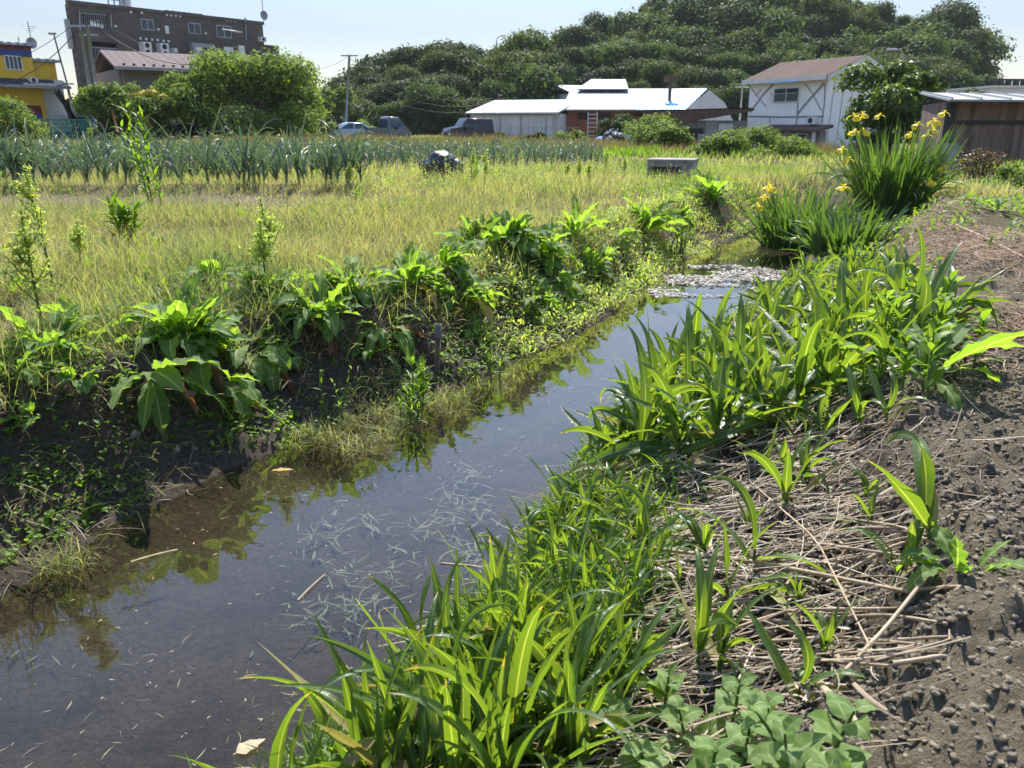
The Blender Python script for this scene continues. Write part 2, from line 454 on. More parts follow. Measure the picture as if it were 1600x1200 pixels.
# wooded hill behind the houses
SKY_PX = [380, 470, 500, 540, 580, 640, 700, 740, 790, 840, 880, 930, 1000, 1100, 1200, 1300, 1340, 1400, 1440, 1475, 1505, 1535, 1552, 1570, 1700]
SKY_PY = [150, 130, 118, 100, 88, 72, 62, 76, 72, 62, 38, 22, 0, -25, -30, -8, 4, 12, 12, 22, 44, 76, 110, 190, 194]
HY0, HY1 = 88.0, 150.0
def hill_top(u, Y):
    px = 800 + u * F_PX / 1.0
    py = np.interp(px, SKY_PX, SKY_PY)
    return np.maximum((195 - py) / F_PX * Y * 1.03 + 1, 0)
def hill_z(x, y):
    u = x / (y * .951)
    front = np.interp(800 + u * F_PX, [400, 560, 760, 900, 1200, 1500], [92, 84, 92, 100, 96, 100])
    back = np.interp(800 + u * F_PX, [400, 560, 760, 860, 1000, 1500], [112, 108, 125, 150, 158, 150])
    top = np.maximum(hill_top(u, back) - 9.5, 0)
    k = np.clip((y - front) / (back - front), 0, 1)
    return top * (.35 * k + .65 * sstep(0, 1, k)) - .6
hx, hy = np.meshgrid(np.arange(-45, 115, 2.0), np.arange(80, 240, 2.0))
hz = hill_z(hx, hy) + .5 * fbm(hx, hy, .2, 3, 8) * sstep(95, 105, hy)
a = Acc(); a.grid(np.stack([hx, hy, hz], -1)[None])
m_under = plain_mat("undergrowth", (.035, .045, .018), (.05, .06, .022), .4, .9, 0, .6, 3)
tag(a.build('hill', m_under), 'dark wooded hillside behind the houses', 'hill', kind='structure')
# ================================================================== buildings
M = {}
M['tile'] = None
def tile_mat(name, ca, cb, sx, sy, mortar, msize=.02, rough=.8):
    m, nt, out = new_mat(name)
    tc = nt.nodes.new('ShaderNodeTexCoord'); mp = nt.nodes.new('ShaderNodeMapping')
    mp.inputs['Rotation'].default_value = (R(90), 0, 0)
    br = nt.nodes.new('ShaderNodeTexBrick'); br.inputs['Scale'].default_value = 1.0
    br.inputs['Brick Width'].default_value = sx; br.inputs['Row Height'].default_value = sy; br.inputs['Mortar Size'].default_value = msize * sy
    for k, c in (('Color1', ca), ('Color2', cb), ('Mortar', mortar)): br.inputs[k].default_value = (*c, 1)
    nt.links.new(tc.outputs['Object'], mp.inputs[0]); nt.links.new(mp.outputs[0], br.inputs[0])
    col = mixc(nt, ramp(nt, noise(nt, .5, 6, .7), [(.35, 0.), (.7, .6)]), br.outputs[0], tuple(c * .5 for c in ca))
    principled(nt, out, col, rough, bump(nt, br.outputs[1], .3, .01), 0, .3)
    return m
def ribbed_mat(name, ca, cb, pitch, axis=0, rough=.5, metal=0., dirt=.4, scale=1.2):
    """corrugated or planked sheet: ribs across one local axis"""
    m, nt, out = new_mat(name)
    tc = nt.nodes.new('ShaderNodeTexCoord'); s = nt.nodes.new('ShaderNodeSeparateXYZ'); nt.links.new(tc.outputs['Object'], s.inputs[0])
    w = math_(nt, 'SINE', math_(nt, 'MULTIPLY', s.outputs[axis], 2 * math.pi / pitch))
    pl = math_(nt, 'FLOOR', math_(nt, 'MULTIPLY', s.outputs[axis], 1 / pitch))
    wn_ = nt.nodes.new('ShaderNodeTexWhiteNoise'); wn_.noise_dimensions = '1D'; nt.links.new(pl, wn_.inputs['W'])
    col = mixc(nt, wn_.outputs[0], ca, cb)
    mp = nt.nodes.new('ShaderNodeMapping'); sc = [3.0, 3.0, 3.0]; sc[2] = .4; mp.inputs['Scale'].default_value = sc
    n = nt.nodes.new('ShaderNodeTexNoise'); n.inputs['Scale'].default_value = scale; n.inputs['Detail'].default_value = 6
    nt.links.new(tc.outputs['Object'], mp.inputs[0]); nt.links.new(mp.outputs[0], n.inputs[0])
    col = mixc(nt, ramp(nt, n.outputs[0], [(.45, 0.), (.75, dirt)]), col, tuple(c * .35 for c in ca))
    principled(nt, out, col, rough, bump(nt, w, .5, .02), metal, .12 if rough > .9 else .4)
    return m
m_brown = tile_mat('brown_tile', (.105, .092, .082), (.14, .122, .108), .5, .22, (.075, .066, .06))
m_glass = plain_mat('window_glass', (.03, .045, .06), (.06, .08, .10), 1.5, .08, 0, 0)
m_dark = plain_mat('dark_recess', (.02, .02, .022), (.035, .033, .033), 3, .8)
m_alu = plain_mat('aluminium', (.42, .44, .46), (.33, .35, .37), 5, .4, .6)
m_white = plain_mat('white_paint', (.72, .72, .70), (.62, .62, .60), 3, .5, 0, .1, dirt=.25)
m_grey = plain_mat('grey_paint', (.30, .31, .32), (.24, .25, .26), 3, .5, 0, .1, dirt=.3)
m_steel = plain_mat('galvanised_steel', (.36, .38, .40), (.26, .28, .30), 4, .45, .5)
m_black = plain_mat('black_rubber', (.015, .015, .016), (.03, .03, .03), 6, .6)
m_concrete = plain_mat('concrete', (.30, .29, .27), (.20, .19, .175), 5, .9, 0, .6, 25, dirt=.4)
m_awn = plain_mat('slate_sheet', (.055, .065, .085), (.045, .055, .07), 3, .9, 0, .1, spec=.1)
m_wire = plain_mat('cable', (.03, .03, .035), None, 3, .6)
m_yellow = ribbed_mat('yellow_cladding', (.78, .50, .035), (.74, .46, .03), 1.15, 0, .5, 0, .25)
m_red = plain_mat('dark_red_paint', (.22, .03, .035), None, 3, .55, dirt=.2)
m_blue = plain_mat('blue_paint', (.035, .08, .26), None, 3, .55, dirt=.2)
m_metalroof = ribbed_mat('pale_metal_roof', (.36, .38, .40), (.29, .31, .34), .32, 0, .7, .05, .35)
m_shedroof2 = ribbed_mat('dull_white_roof', (.50, .50, .49), (.44, .44, .43), .6, 0, .8, 0, .2)
m_shedroof = plain_mat('grey_shed_roof', (.30, .31, .33), (.24, .25, .27), 2, .6, .1, .1, dirt=.2)
m_blueroof = ribbed_mat('blue_metal_roof', (.24, .50, .68), (.28, .55, .72), .32, 0, .35, .2, .2)
m_whitewall = ribbed_mat('white_corrugated', (.68, .67, .63), (.60, .60, .57), .9, 0, .6, 0, .35)
m_plaster = plain_mat('old_white_plaster', (.90, .90, .86), (.84, .85, .82), 1.2, .8, 0, .2, 20, dirt=.2)
m_crack = plain_mat('grey_patch', (.20, .21, .20), (.30, .31, .30), 9, .8)
m_brownroof = ribbed_mat('brown_metal_roof', (.105, .072, .058), (.125, .09, .072), .45, 0, .95, 0, .4)
m_rust = plain_mat('rusty_sheet', (.085, .05, .035), (.13, .085, .06), 2.2, .95, 0, .3, dirt=.5)
m_patchgrey = ribbed_mat('old_grey_sheet', (.20, .20, .20), (.26, .255, .25), .25, 0, .7, .1, .5)
m_brick = tile_mat('red_brown_brick', (.26, .095, .05), (.32, .125, .07), .45, .16, (.17, .10, .07))
m_planks = ribbed_mat('weathered_planks', (.12, .082, .064), (.24, .17, .135), .17, 0, .85, 0, .65, 2.5)
m_pinkroof = ribbed_mat('mauve_metal_roof', (.175, .14, .132), (.19, .155, .145), .45, 0, .95, 0, .25)
m_taupe = plain_mat('taupe_wall', (.19, .165, .15), (.23, .20, .18), 1.5, .8, dirt=.3)
m_net = plain_mat('black_net', (.012, .012, .014), (.03, .028, .03), 12, .9, 0, .6)
m_greenmesh = plain_mat('green_mesh', (.03, .20, .14), (.05, .26, .19), 3, .6)
m_wood = plain_mat('raw_timber', (.42, .22, .09), (.34, .17, .07), 8, .7)

class Facade:
    """plan line through two pixels at two depths; turns pixels on that wall into (along, up)"""
    def __init__(s, pxa, Ya, pxb, Yb, base):
        s.A = at(pxa, 195, Ya); s.B = at(pxb, 195, Yb); s.base = base
        d = s.B[:2] - s.A[:2]; s.len = float(np.hypot(*d)); s.ang = math.atan2(d[1], d[0])
    def loc(s): return (s.A[0], s.A[1], s.base)
    def __call__(s, px, py):
        r = ray(px, py); d = s.B[:2] - s.A[:2]
        k = np.linalg.solve(np.array([[r[0], -d[0]], [r[1], -d[1]]]), s.A[:2])
        return float(k[1] * s.len), float(CAM_Z + r[2] * k[0] - s.base)
    def rect(s, x0, y0, x1, y1):
        a_, b_ = s(x0, y0), s(x1, y1)
        return min(a_[0], b_[0]), max(a_[0], b_[0]), min(a_[1], b_[1]), max(a_[1], b_[1])
def part(name, mat, parent, *boxes):
    a = Acc()
    for b in boxes: a.box(*b)
    return a.build(name, mat, parent, smooth=False)
def window(parent, r, y=-.05, panes=2, fr=.05, mfr=None, sill=False):
    x0, x1, z0, z1 = r
    f = part('window', mfr or m_alu, parent, (x0, x1, y, y + .06, z0, z0 + fr), (x0, x1, y, y + .06, z1 - fr, z1),
             *[(x0 + (x1 - x0 - fr) * k / panes, x0 + (x1 - x0 - fr) * k / panes + fr, y + .003, y + .057, z0 + fr, z1 - fr) for k in range(panes + 1)])
    part('pane', m_glass, f, (x0 + fr * .5, x1 - fr * .5, y + .02, y + .035, z0 + fr * .5, z1 - fr * .5))
    return f

# ---- brown apartment block
fa = Facade(137, 59, 424, 71, -.5)
t = thing('apartment_block', 'brown tiled three storey block with air conditioners and roof antenna', 'building', fa.loc(), fa.ang)
zt = fa(122, 7)[1]; L_ = fa.len
a = Acc()
u0, u1, v0, v1 = fa.rect(127, 18, 169, 45); w0, w1, s0, s1 = fa.rect(139, 64, 187, 97)
# front wall is built round two open balconies
a.prism([(0, .6), (L_, .6), (L_, 12), (6.2, 12)], 0, zt, 'z')
a.box(0, L_, 0, .6, 0, s0); a.box(0, L_, 0, .6, v1, zt); a.box(0, L_, 0, .6, s1, v0)
a.box(0, w0, 0, .6, s0, s1); a.box(w1, L_, 0, .6, s0, s1); a.box(0, u0, 0, .6, v0, v1); a.box(u1, L_, 0, .6, v0, v1)
a.build('wall', m_brown, t, False)
zlow = fa(445, 68)[1] * .985
part('wing', m_brown, t, (L_, fa(447, 70)[0], 1.0, 12, 0, zlow))
part('parapet', m_brown, t, (-.1, L_ + .1, -.1, .25, zt, zt + .22))
for r in ((u0, u1, v0, v1), (w0, w1, s0, s1)):
    part('balcony_opening', m_dark, t, (r[0] + .01, r[1] - .01, .57, .597, r[2], r[3]))
    part('balcony_rail', m_steel, t, (r[0], r[1], .03, .07, r[2] + .85, r[2] + .9), *[(r[0] + (r[1] - r[0]) * k / 12, r[0] + (r[1] - r[0]) * k / 12 + .03, .035, .065, r[2], r[2] + .85) for k in range(13)])
    window(t, (r[0] + (r[1] - r[0]) * .5, r[1] - .1, r[2] + .1, r[3] - .4), .5)
for r in ((219, 29, 241, 48), (293, 35, 314, 54), (337, 39, 362, 60)): window(t, fa.rect(*r))
def ac_unit(parent, r, d=.5, name='air_conditioner'):
    x0, x1, z0, z1 = r
    b = part(name, m_white, parent, (x0, x1, -d, -.02, z0, z1))
    a = Acc(); n = 2 if z1 - z0 > .9 else 1
    for k in range(n):
        cz = z0 + (z1 - z0) * (k + .5) / n; rr = min(x1 - x0, (z1 - z0) / n) * .38; th = np.arange(20) * math.pi / 10
        a.prism([(x0 + (x1 - x0) * .45 + rr * math.cos(q), cz + rr * math.sin(q)) for q in th], -d - .015, -d + .01, 'y')
    a.build('fan_grille', m_dark, b, False)
for r in ((216, 66, 231, 88), (243, 68, 258, 91), (264, 76, 271, 93)): ac_unit(t, fa.rect(*r), .7)
ac_unit(t, fa.rect(402, 58, 411, 66), .5)
r = fa.rect(295, 67, 332, 97); part('electric_cabinet', m_grey, t, (r[0], r[1], -.5, -.02, r[2], r[3]))
for k in range(3):
    x = r[0] + (r[1] - r[0]) * (.18 + .31 * k); part('cabinet_label', m_dark if k else m_white, t, (x - .12, x + .25, -.515, -.49, r[3] - .6, r[3] - .3))
for q in ((349, 73, 365, 96), (371, 71, 383, 97)):
    r = fa.rect(*q); part('wall_panel', m_white, t, (r[0], r[1], -.12, -.02, r[2], r[3]))
r = fa.rect(257, 40, 264, 53); part('wall_panel', m_white, t, (r[0], r[1], -.06, -.02, r[2], r[3]))
for p in ((204, 19), (221, 20), (260, 23), (267, 24), (274, 24.5), (281, 25), (354, 32), (360, 32.5), (367, 33), (219, 60), (228, 61), (237, 62), (246, 62.5), (255, 64), (263, 64.5), (145, 104), (154, 104.5), (163, 105), (171, 105.5), (179, 106), (180, 41), (247, 46), (321, 52)):
    s_, z_ = fa(*p); a = Acc(); th = np.arange(14) * math.pi / 7
    a.prism([(s_ + .085 * math.cos(q), z_ + .085 * math.sin(q)) for q in th], -.08, .01, 'y'); a.build('vent_cap', m_white, t, False)
a = Acc(); p0 = fa(337, 47); p1 = fa(368, 51.5); a.tube([(p0[0], -.9, p0[1]), (p1[0], -.9, p1[1])], .05); a.tube([(p1[0], -.9, p1[1]), (p1[0], 0, p1[1])], .02)
a.build('tube_lamp', m_white, t)
for px_, y0_, y1_ in ((382, 28, 62), (123, 15, 52), (172, 20, 46)):
    a = Acc(); a0 = fa(px_, y0_); a1 = fa(px_ + 1.5, y1_); a.tube([(a0[0], -.08, a0[1]), (a1[0], -.08, a1[1])], .06); a.build('drainpipe', m_steel, t)
r = fa.rect(106, 22, 114, 76); part('side_sign', m_grey, t, (-.32, -.06, .1, .4, r[2], r[3] - .3))
a = Acc(); bx = fa(211, 12); zz = zt
for dx in (-.45, .45):
    for dy in (0, .9): a.tube([(bx[0] + dx, 2 + dy, zz), (bx[0] + dx * .7, 2.45 + (dy - .45) * .7, zz + 3.2)], .05)
for k in range(5):
    w_ = .45 - .03 * k; a.box(bx[0] - w_, bx[0] + w_, 2.05, 2.1, zz + .3 + .6 * k, zz + .36 + .6 * k); a.box(bx[0] - w_, bx[0] + w_, 2.8, 2.85, zz + .3 + .6 * k, zz + .36 + .6 * k)
    a.tube([(bx[0] - w_, 2.05, zz + .3 + .6 * k), (bx[0] + w_, 2.05, zz + .9 + .6 * k)], .025)
a.build('roof_mast', m_steel, t, False)
bx = fa(225, 12); a = Acc(); th = np.arange(18) * math.pi / 9
a.prism([(bx[0] + .38 * math.cos(q), 2.5 + .38 * math.sin(q)) for q in th], zt, zt + 2.6, 'z'); a.build('water_tank', m_white, t)
bx = fa(290, 17); part('roof_rail', m_dark, t, *[(bx[0] - 1 + .45 * k, bx[0] - .7 + .45 * k, 1, 1.3, zt + .2, zt + .42) for k in range(7)])
bx = fa(415, 25); a = Acc(); a.tube([(bx[0], .3, zt), (bx[0], .3, zt + 1.9)], .03)
th = np.arange(16) * math.pi / 8
rr_ = np.array([.02, .2, .36]); a.grid(np.stack([np.stack([bx[0] + q * np.cos(th), .2 + .35 * (.36 - q) * np.ones(16), zt + .75 + q * np.sin(th)], -1) for q in rr_], 0)[None], closed=True)
a.build('dish_antenna', m_grey, t)

# ---- taupe house with mauve roof in front of it
fb = Facade(197, 50, 372, 54, -.4)
t = thing('garage_house', 'low taupe building with mauve metal roof and roller shutter', 'building', fb.loc(), fb.ang)
ze = fb(192, 107)[1]
part('wall', m_taupe, t, (0, fb.len, 0, 7, 0, ze))
a = Acc(); z2 = fb(190, 90)[1]; a.prism([(-.7, ze - .05), (-.7, ze + .08), (2.6, ze + 1.15), (6, ze + .2), (6, ze + .05), (2.6, ze + 1.0)], -.35, fb.len + .3, 'x'); rf = a.build('roof', m_pinkroof, t, False)
for k in range(int(fb.len / .55)): part('snow_guard', m_dark, rf, (.2 + .55 * k, .32 + .55 * k, -.45, -.33, ze + .15, ze + .27))
part('gutter', m_grey, t, (-.35, fb.len + .3, -.82, -.72, ze - .1, ze + .06))
r = fb.rect(201, 114, 292, 200); part('roller_shutter', ribbed_mat('shutter_slats', (.17, .15, .135), (.19, .165, .15), .12, 2, .6, .1, .3), t, (r[0], r[1], -.04, -.005, 0, r[3]))
a = Acc(); a.tube([(.15, -.3, 0), (.15, -.3, ze - .1)], .05); a.build('drainpipe', m_grey, t)

# ---- yellow house
fc = Facade(-55, 47.5, 68, 51, -.35)
t = thing('yellow_house', 'yellow clad house with dark red and blue bands at the left edge', 'building', fc.loc(), fc.ang)
L_ = fc.len; z_top = fc(60, 73)[1]
zr, zb_, za, zaw = fc(60, 80)[1], fc(60, 90)[1], fc(60, 124)[1], fc(60, 137)[1]
x2 = fc(95, 130)[0]
part('wall', m_yellow, t, (0, L_, 0, 8, zaw, zb_), (0, L_ + .3, 0.02, 8, 0, zaw))
part('blue_band', m_blue, t, (-.01, L_ + .012, -.03, 8.01, zb_, zr), (-.01, L_ + .012, -.03, -.001, fc(60, 185)[1], fc(60, 178)[1]))
part('red_band', m_red, t, (-.01, L_ + .014, -.035, 8.02, zr, z_top - .02), (-.01, L_ + .014, -.035, -.001, fc(60, 178)[1], fc(60, 165)[1]))
a = Acc(); xs_ = np.arange(-.2, L_ + .3, .06)
top = [(x, z_top + .06 + .07 * math.copysign(1, math.sin(x * 2 * math.pi / .42))) for x in xs_]
a.prism(top + [(xs_[-1], z_top - .03), (xs_[0], z_top - .03)], -.35, 8.2, 'y'); a.build('roof', m_grey, t, False)
part('side_wing', m_yellow, t, (L_ + .013, x2, .3, 7.5, zaw, fc(90, 97)[1]))
part('side_wall', m_white, t, (L_ + .301, x2 + .3, .4, 7.4, .9, zaw - .003), (L_ + .02, x2 - .4, 3.0, 7, fc(90, 97)[1], z_top - .7))
part('base_band', m_blue, t, (L_ + .301, x2 + .31, .39, 7.41, 0, .9))
a = Acc(); xs_ = np.arange(L_ - .1, x2 + .3, .06); zw = fc(90, 97)[1]
a.prism([(x, zw + .1 + .06 * math.copysign(1, math.sin(x * 2 * math.pi / .42))) for x in xs_] + [(xs_[-1], zw - .02), (xs_[0], zw - .02)], .05, 7.6, 'y'); a.build('wing_roof', m_grey, t, False)
a = Acc(); a.prism([(-.9, zaw - .02), (-.9, zaw + .08), (-.04, za), (-.04, za - .15)], -.1, x2 + .1, 'x'); a.build('awning', m_awn, t, False)
part('awning_edge', m_grey, t, (-.1, x2 + .1, -.98, -.9, zaw - .06, zaw + .1))
window(t, fc.rect(5, 86, 36, 110), -.06, 4, .05, m_white)
ac_unit(t, fc.rect(40, 121, 54, 130), .5)
a = Acc(); p = fc(38, 76); a.tube([(p[0], .5, z_top), (p[0], .5, z_top + .5)], .03)
rr_ = np.array([.02, .17, .32]); th = np.arange(16) * math.pi / 8; pd = fc(52, 67)
a.grid(np.stack([np.stack([pd[0] + q * np.cos(th), .2 + .35 * (.32 - q) * np.ones(16), pd[1] + q * np.sin(th)], -1) for q in rr_], 0)[None], closed=True)
a.tube([(pd[0], .3, z_top), (pd[0], .3, pd[1])], .03); a.build('dish_antenna', m_alu, t)
a = Acc(); pa = fc(59, 75); ph = fc(55, 33); a.tube([(pa[0], .6, z_top), (pa[0] - .05, .6, ph[1])], .025)
for k in range(3): a.tube([(pa[0] - .45 + .1 * k, .6, ph[1] - .25 - .12 * k), (pa[0] + .4 - .1 * k, .6, ph[1] - .25 - .12 * k)], .015)
a.build('tv_antenna', m_steel, t)
a = Acc(); p0 = fc(68, 142); p1 = fc(106, 186)
a.prism([(p0[0], p0[1] - .1), (p0[0] + .15, p0[1] + .1), (p1[0], .25), (p1[0], 0), (p1[0] - .7, 0), (p0[0] + .9, p0[1] - 1.6)], -1.6, -1.2, 'y'); a.build('net_screen', m_net, t, False)

# ---- green mesh fence
ff = Facade(-30, 45, 172, 49, -.3)
t = thing('mesh_fence', 'green mesh fence below the yellow house', 'fence', ff.loc(), ff.ang)
zf = ff(60, 186)[1]
a = Acc()
n = int(ff.len / .12)
for k in range(n): a.box(k * .12, k * .12 + .045, 0, .02, .05, zf - .05)
for k in range(8): a.box(0, ff.len, -.012, -.002, .08 + (zf - .15) * k / 7, .12 + (zf - .15) * k / 7)
a.build('mesh_panel', m_greenmesh, t, False)
for k in range(9): part('post', m_steel, t, (ff.len * k / 8.5, ff.len * k / 8.5 + .06, -.08, -.02, 0, zf))
part('top_rail', m_greenmesh, t, (0, ff.len, -.02, .03, zf - .05, zf + .01))
fg = Facade(118, 52, 165, 53, -.3)
t = thing('lean_to', 'low green walled lean-to with a pale roof behind the twin poles', 'shed', fg.loc(), fg.ang)
part('wall', m_greenmesh, t, (0, fg.len, 0, 3, 0, fg(130, 183)[1]))
part('roof', m_metalroof, t, (-.2, fg.len + .2, -.3, 3.2, fg(130, 183)[1], fg(130, 180)[1]))

# ---- white storage shed
fd = Facade(735, 70.5, 862, 68, -.5)
t = thing('storage_shed', 'long white corrugated shed with bright low roof beside the parked cars', 'shed', fd.loc(), fd.ang)
ze = fd(735, 178)[1]; L_ = fd.len
part('wall', m_whitewall, t, (0, L_, 0, 6, 0, ze), (L_ + .003, L_ + .5, .5, 6, 0, ze))
a = Acc(); a.prism([(-.35, ze - .02), (-.35, ze + .1), (6.3, ze + 1.25), (6.3, ze + 1.1)], -.3, L_ + .62, 'x'); a.build('roof', m_shedroof2, t, False)
part('upper_wall', m_whitewall, t, (.05, L_ + .45, 4.5, 5.9, ze, ze + .85))
part('frame_post', m_steel, t, *[(x, x + .07, -.06, -.004, 0, ze - .05) for x in (.02, L_ * .17, L_ * .37, L_ - .5, L_ * .62)], (0, L_, -.055, -.006, ze - .12, ze - .05))
fe = Facade(722, 64, 905, 67, -.5)
t = thing('pipe_fence', 'thin grey pipe fence in front of the white shed', 'fence', fe.loc(), fe.ang)
for k in range(11): part('post', m_steel, t, (fe.len * k / 10, fe.len * k / 10 + .06, 0, .06, 0, 1.35))
part('rail', m_steel, t, (0, fe.len, -.045, -.003, .7, .74), (0, fe.len, -.045, -.003, 1.25, 1.29))

# ---- back house with pale roofs
fh = Facade(893, 92, 985, 95, -.6)
t = thing('back_house', 'pale two storey house with a bright metal roof below the hill', 'house', fh.loc(), fh.ang)
ze = fh(893, 146)[1]; L_ = fh.len
part('wall', m_white, t, (0, L_, 0, 6, 0, ze))
a = Acc(); a.prism([(-.5, ze), (-.5, ze + .12), (3.2, ze + 1.0), (6.8, ze + .1), (6.8, ze), (3.2, ze + .85)], -.5, L_ + .6, 'x'); a.build('roof', m_metalroof, t, False)
r = fh.rect(921, 150, 952, 158); window(t, (r[0], r[1], r[2], r[3]), -.06)
# ---- workshop: brick wall under wide pale and blue roofs
fi = Facade(886, 70, 1062, 70, -.6)
t = thing('brick_workshop', 'long brick workshop under a wide white and pale blue metal roof', 'workshop', fi.loc(), fi.ang)
ze = fi(886, 172)[1]; L_ = fi.len
part('wall', m_brick, t, (0, L_, 0, 9, 0, ze))
zr_ = ze + 2.0
a = Acc(); xm = L_ * .60
def slope(x0, x1, x0b, x1b, y0=-.6, y1=8, z0=ze + .05, z1=zr_):
    for dz in (0, ):
        pts = [(x0, y0, z0), (x1, y0, z0), (x1b, y1, z1), (x0b, y1, z1)]
        a.poly(pts); a.poly([(p[0], p[1], p[2] - .1) for p in pts][::-1])
        for i in range(4):
            p, q = pts[i], pts[(i + 1) % 4]; a.poly([p, (p[0], p[1], p[2] - .1), (q[0], q[1], q[2] - .1), q])
slope(-.5, xm, .8, L_ + 1.2); a.build('roof', m_metalroof, t, False)
a = Acc(); slope(xm + .02, L_ + .3, L_ + 1.22, L_ + 3.9); a.build('blue_roof', m_blueroof, t, False)
a = Acc(); a.poly([(L_ + .32, .2, 0), (L_ + 4.1, 7.9, 0), (L_ + 4.1, 7.9, zr_ - .12), (L_ + .32, .2, ze - .05)]); a.poly([(L_ + 4.1, 7.9, 0), (L_ + 8, 9.5, 0), (L_ + 6, 9.5, zr_ - 1.2), (L_ + 4.1, 7.9, zr_ - .12)])
a.build('end_wall', m_whitewall, t, False)
a = Acc(); slope(1.2, L_ * .62, 3.2, L_ * .7, 6, 14, zr_ - .1, zr_ + 1.1); a.build('upper_roof', m_metalroof, t, False)
cx_ = fi(1056, 165)
a = Acc(); a.tube([(cx_[0], 3, ze), (cx_[0], 3, ze + 2.9)], .14, 10); a.box(cx_[0] - .55, cx_[0] + .55, 2.8, 3.2, ze + 2.3, ze + 2.85); a.build('chimney', m_rust, t)
for k in range(4): part('window', m_dark, t, (.9 + 1.7 * k, 1.9 + 1.7 * k, -.04, -.005, ze - .75, ze - .2))
# ladder
p = at(918, 199, 68.5)
t = thing('ladder', 'white step ladder standing against the brick wall', 'ladder', (p[0], p[1], -.5), .1)
part('rail', m_white, t, (0, .06, 0, .06, 0, 2.5), (.75, .81, 0, .06, 0, 2.5))
for k in range(7): part('rung', m_white, t, (.06, .75, .01, .05, .3 + .33 * k, .35 + .33 * k))
# ---- patched lean-to
fj = Facade(1022, 58, 1168, 60, -.9)
t = thing('patched_shack', 'rusty roofed shack patched with grey and brown sheets beside the white house', 'shack', fj.loc(), fj.ang)
L_ = fj.len; za_ = fj(1022, 188)[1]; zb2 = fj(1166, 172)[1]
part('wall', m_patchgrey, t, (0, L_ - .01, 0, 5, 0, za_))
a = Acc(); zf0 = fj(1022, 174)[1]
a.prism([(-1.2, zf0), (L_, zb2 + .1), (L_, zb2 - .05), (L_ * .45, zf0 - .55), (-1.2, zf0 - 1.0)], -.7, -.6, 'y'); rfj = a.build('fascia', m_rust, t, False)
a = Acc(); a.poly([(-1.2, -.75, zf0 + .01), (L_, -.75, zb2 + .12), (L_, 6, zb2 - .3), (-1.2, 6, zf0 - .4)]); a.poly([(-1.2, -.75, zf0 + .05), (-1.2, 6, zf0 - .35), (L_, 6, zb2 - .25), (L_, -.75, zb2 + .16)][::-1]); a.build('roof', m_rust, t, False)
rp = np.random.default_rng(3)
mats_ = [m_patchgrey, m_rust, m_grey, m_patchgrey, m_whitewall, m_dark]
for k in range(15):
    x = rp.uniform(0, L_ - 1.3); z = rp.uniform(.1, za_ - .9); w = rp.uniform(.7, 1.3); h = rp.uniform(.6, 1.2)
    part('sheet', mats_[k % 6], t, (x, x + w, -.02 - .006 * k, -.004, z, min(z + h, za_ - .05)))
a = Acc(); zz1 = fj(1122, 210)[1]; s0_ = fj(1122, 210)[0]
a.box(s0_, s0_ + .08, -.9, -.82, 0, zz1 + .1); a.box(s0_ + .08, L_, -.89, -.83, zz1, zz1 + .1); a.build('door_frame', m_white, t, False)
# ---- white house
fk = Facade(1167, 63, 1286, 56.5, -.9)
t = thing('white_house', 'old white two storey house with patched diagonal cracks and brown roof', 'house', fk.loc(), fk.ang)
L_ = fk.len; ze = fk(1292, 120)[1]
zg = ze + 1.2; D_ = 6.0
part('wall', m_plaster, t, (0, L_, 0, D_, 0, ze))
for x in (0.02, L_ - .02):
    a = Acc(); a.poly([(x, 0, ze - .01), (x, D_, ze - .01), (x, D_ / 2, zg)]); a.build('gable', m_plaster, t, False)
a = Acc(); a.prism([(-.55, ze - .12), (-.55, ze + .06), (D_ / 2, zg + .22), (D_ + .5, ze + .06), (D_ + .5, ze - .1), (D_ / 2, zg + .04)], -.25, L_ + .35, 'x'); a.build('roof', m_brownroof, t, False)
part('fascia', m_white, t, (-.25, L_ + .35, -.62, -.56, ze - .2, ze + .08))
a = Acc()
for s_ in (1, -1):
    y0_, z0_ = (D_ / 2 + s_ * (D_ / 2 + .45)), ze - .1
    a.poly([(L_ + .36, D_ / 2, zg + .2), (L_ + .36, y0_, z0_ + .16), (L_ + .36, y0_, z0_ - .12), (L_ + .36, D_ / 2, zg - .1)][::s_])
a.build('bargeboard', m_white, t, False)
r = fk.rect(1211, 138, 1248, 159); window(t, r, -.08, 2, .06, m_white)
part('window_rail', m_steel, t, (r[0] - .1, r[1] + .1, -.35, -.31, r[2] + .55, r[2] + .6), *[(r[0] + (r[1] - r[0]) * k / 14, r[0] + (r[1] - r[0]) * k / 14 + .025, -.34, -.32, r[2] - .05, r[2] + .55) for k in range(15)])
a = Acc(); zz1 = r[3] + .55; a.prism([(-.7, zz1 - .25), (-.7, zz1 - .2), (-.003, zz1 + .15), (-.003, zz1)], r[0] - .25, r[1] + .3, 'x'); a.build('window_awning', m_blueroof, t, False)
def strip(parent, pts, w=.09, y=-.012):
    a = Acc()
    for (x0, z0), (x1, z1) in zip(pts[:-1], pts[1:]):
        d = np.array((x1 - x0, z1 - z0)); d /= max(np.hypot(*d), 1e-6); nn = np.array((-d[1], d[0])) * w / 2
        a.poly([(x0 + nn[0], y, z0 + nn[1]), (x0 - nn[0], y, z0 - nn[1]), (x1 - nn[0], y, z1 - nn[1]), (x1 + nn[0], y, z1 + nn[1])])
    return a.build('wall_patch', m_crack, parent, False)
q = lambda *p: [fk(x, y) for x, y in p]
strip(t, q((1209, 131), (1195, 145), (1172, 176)), .16, -.014); strip(t, q((1288, 130), (1268, 152), (1246, 178)), .18, -.016)
strip(t, q((1258, 130), (1270, 147), (1284, 173)), .08, -.018); strip(t, q((1172, 135), (1185, 152), (1197, 167)), .07, -.02)
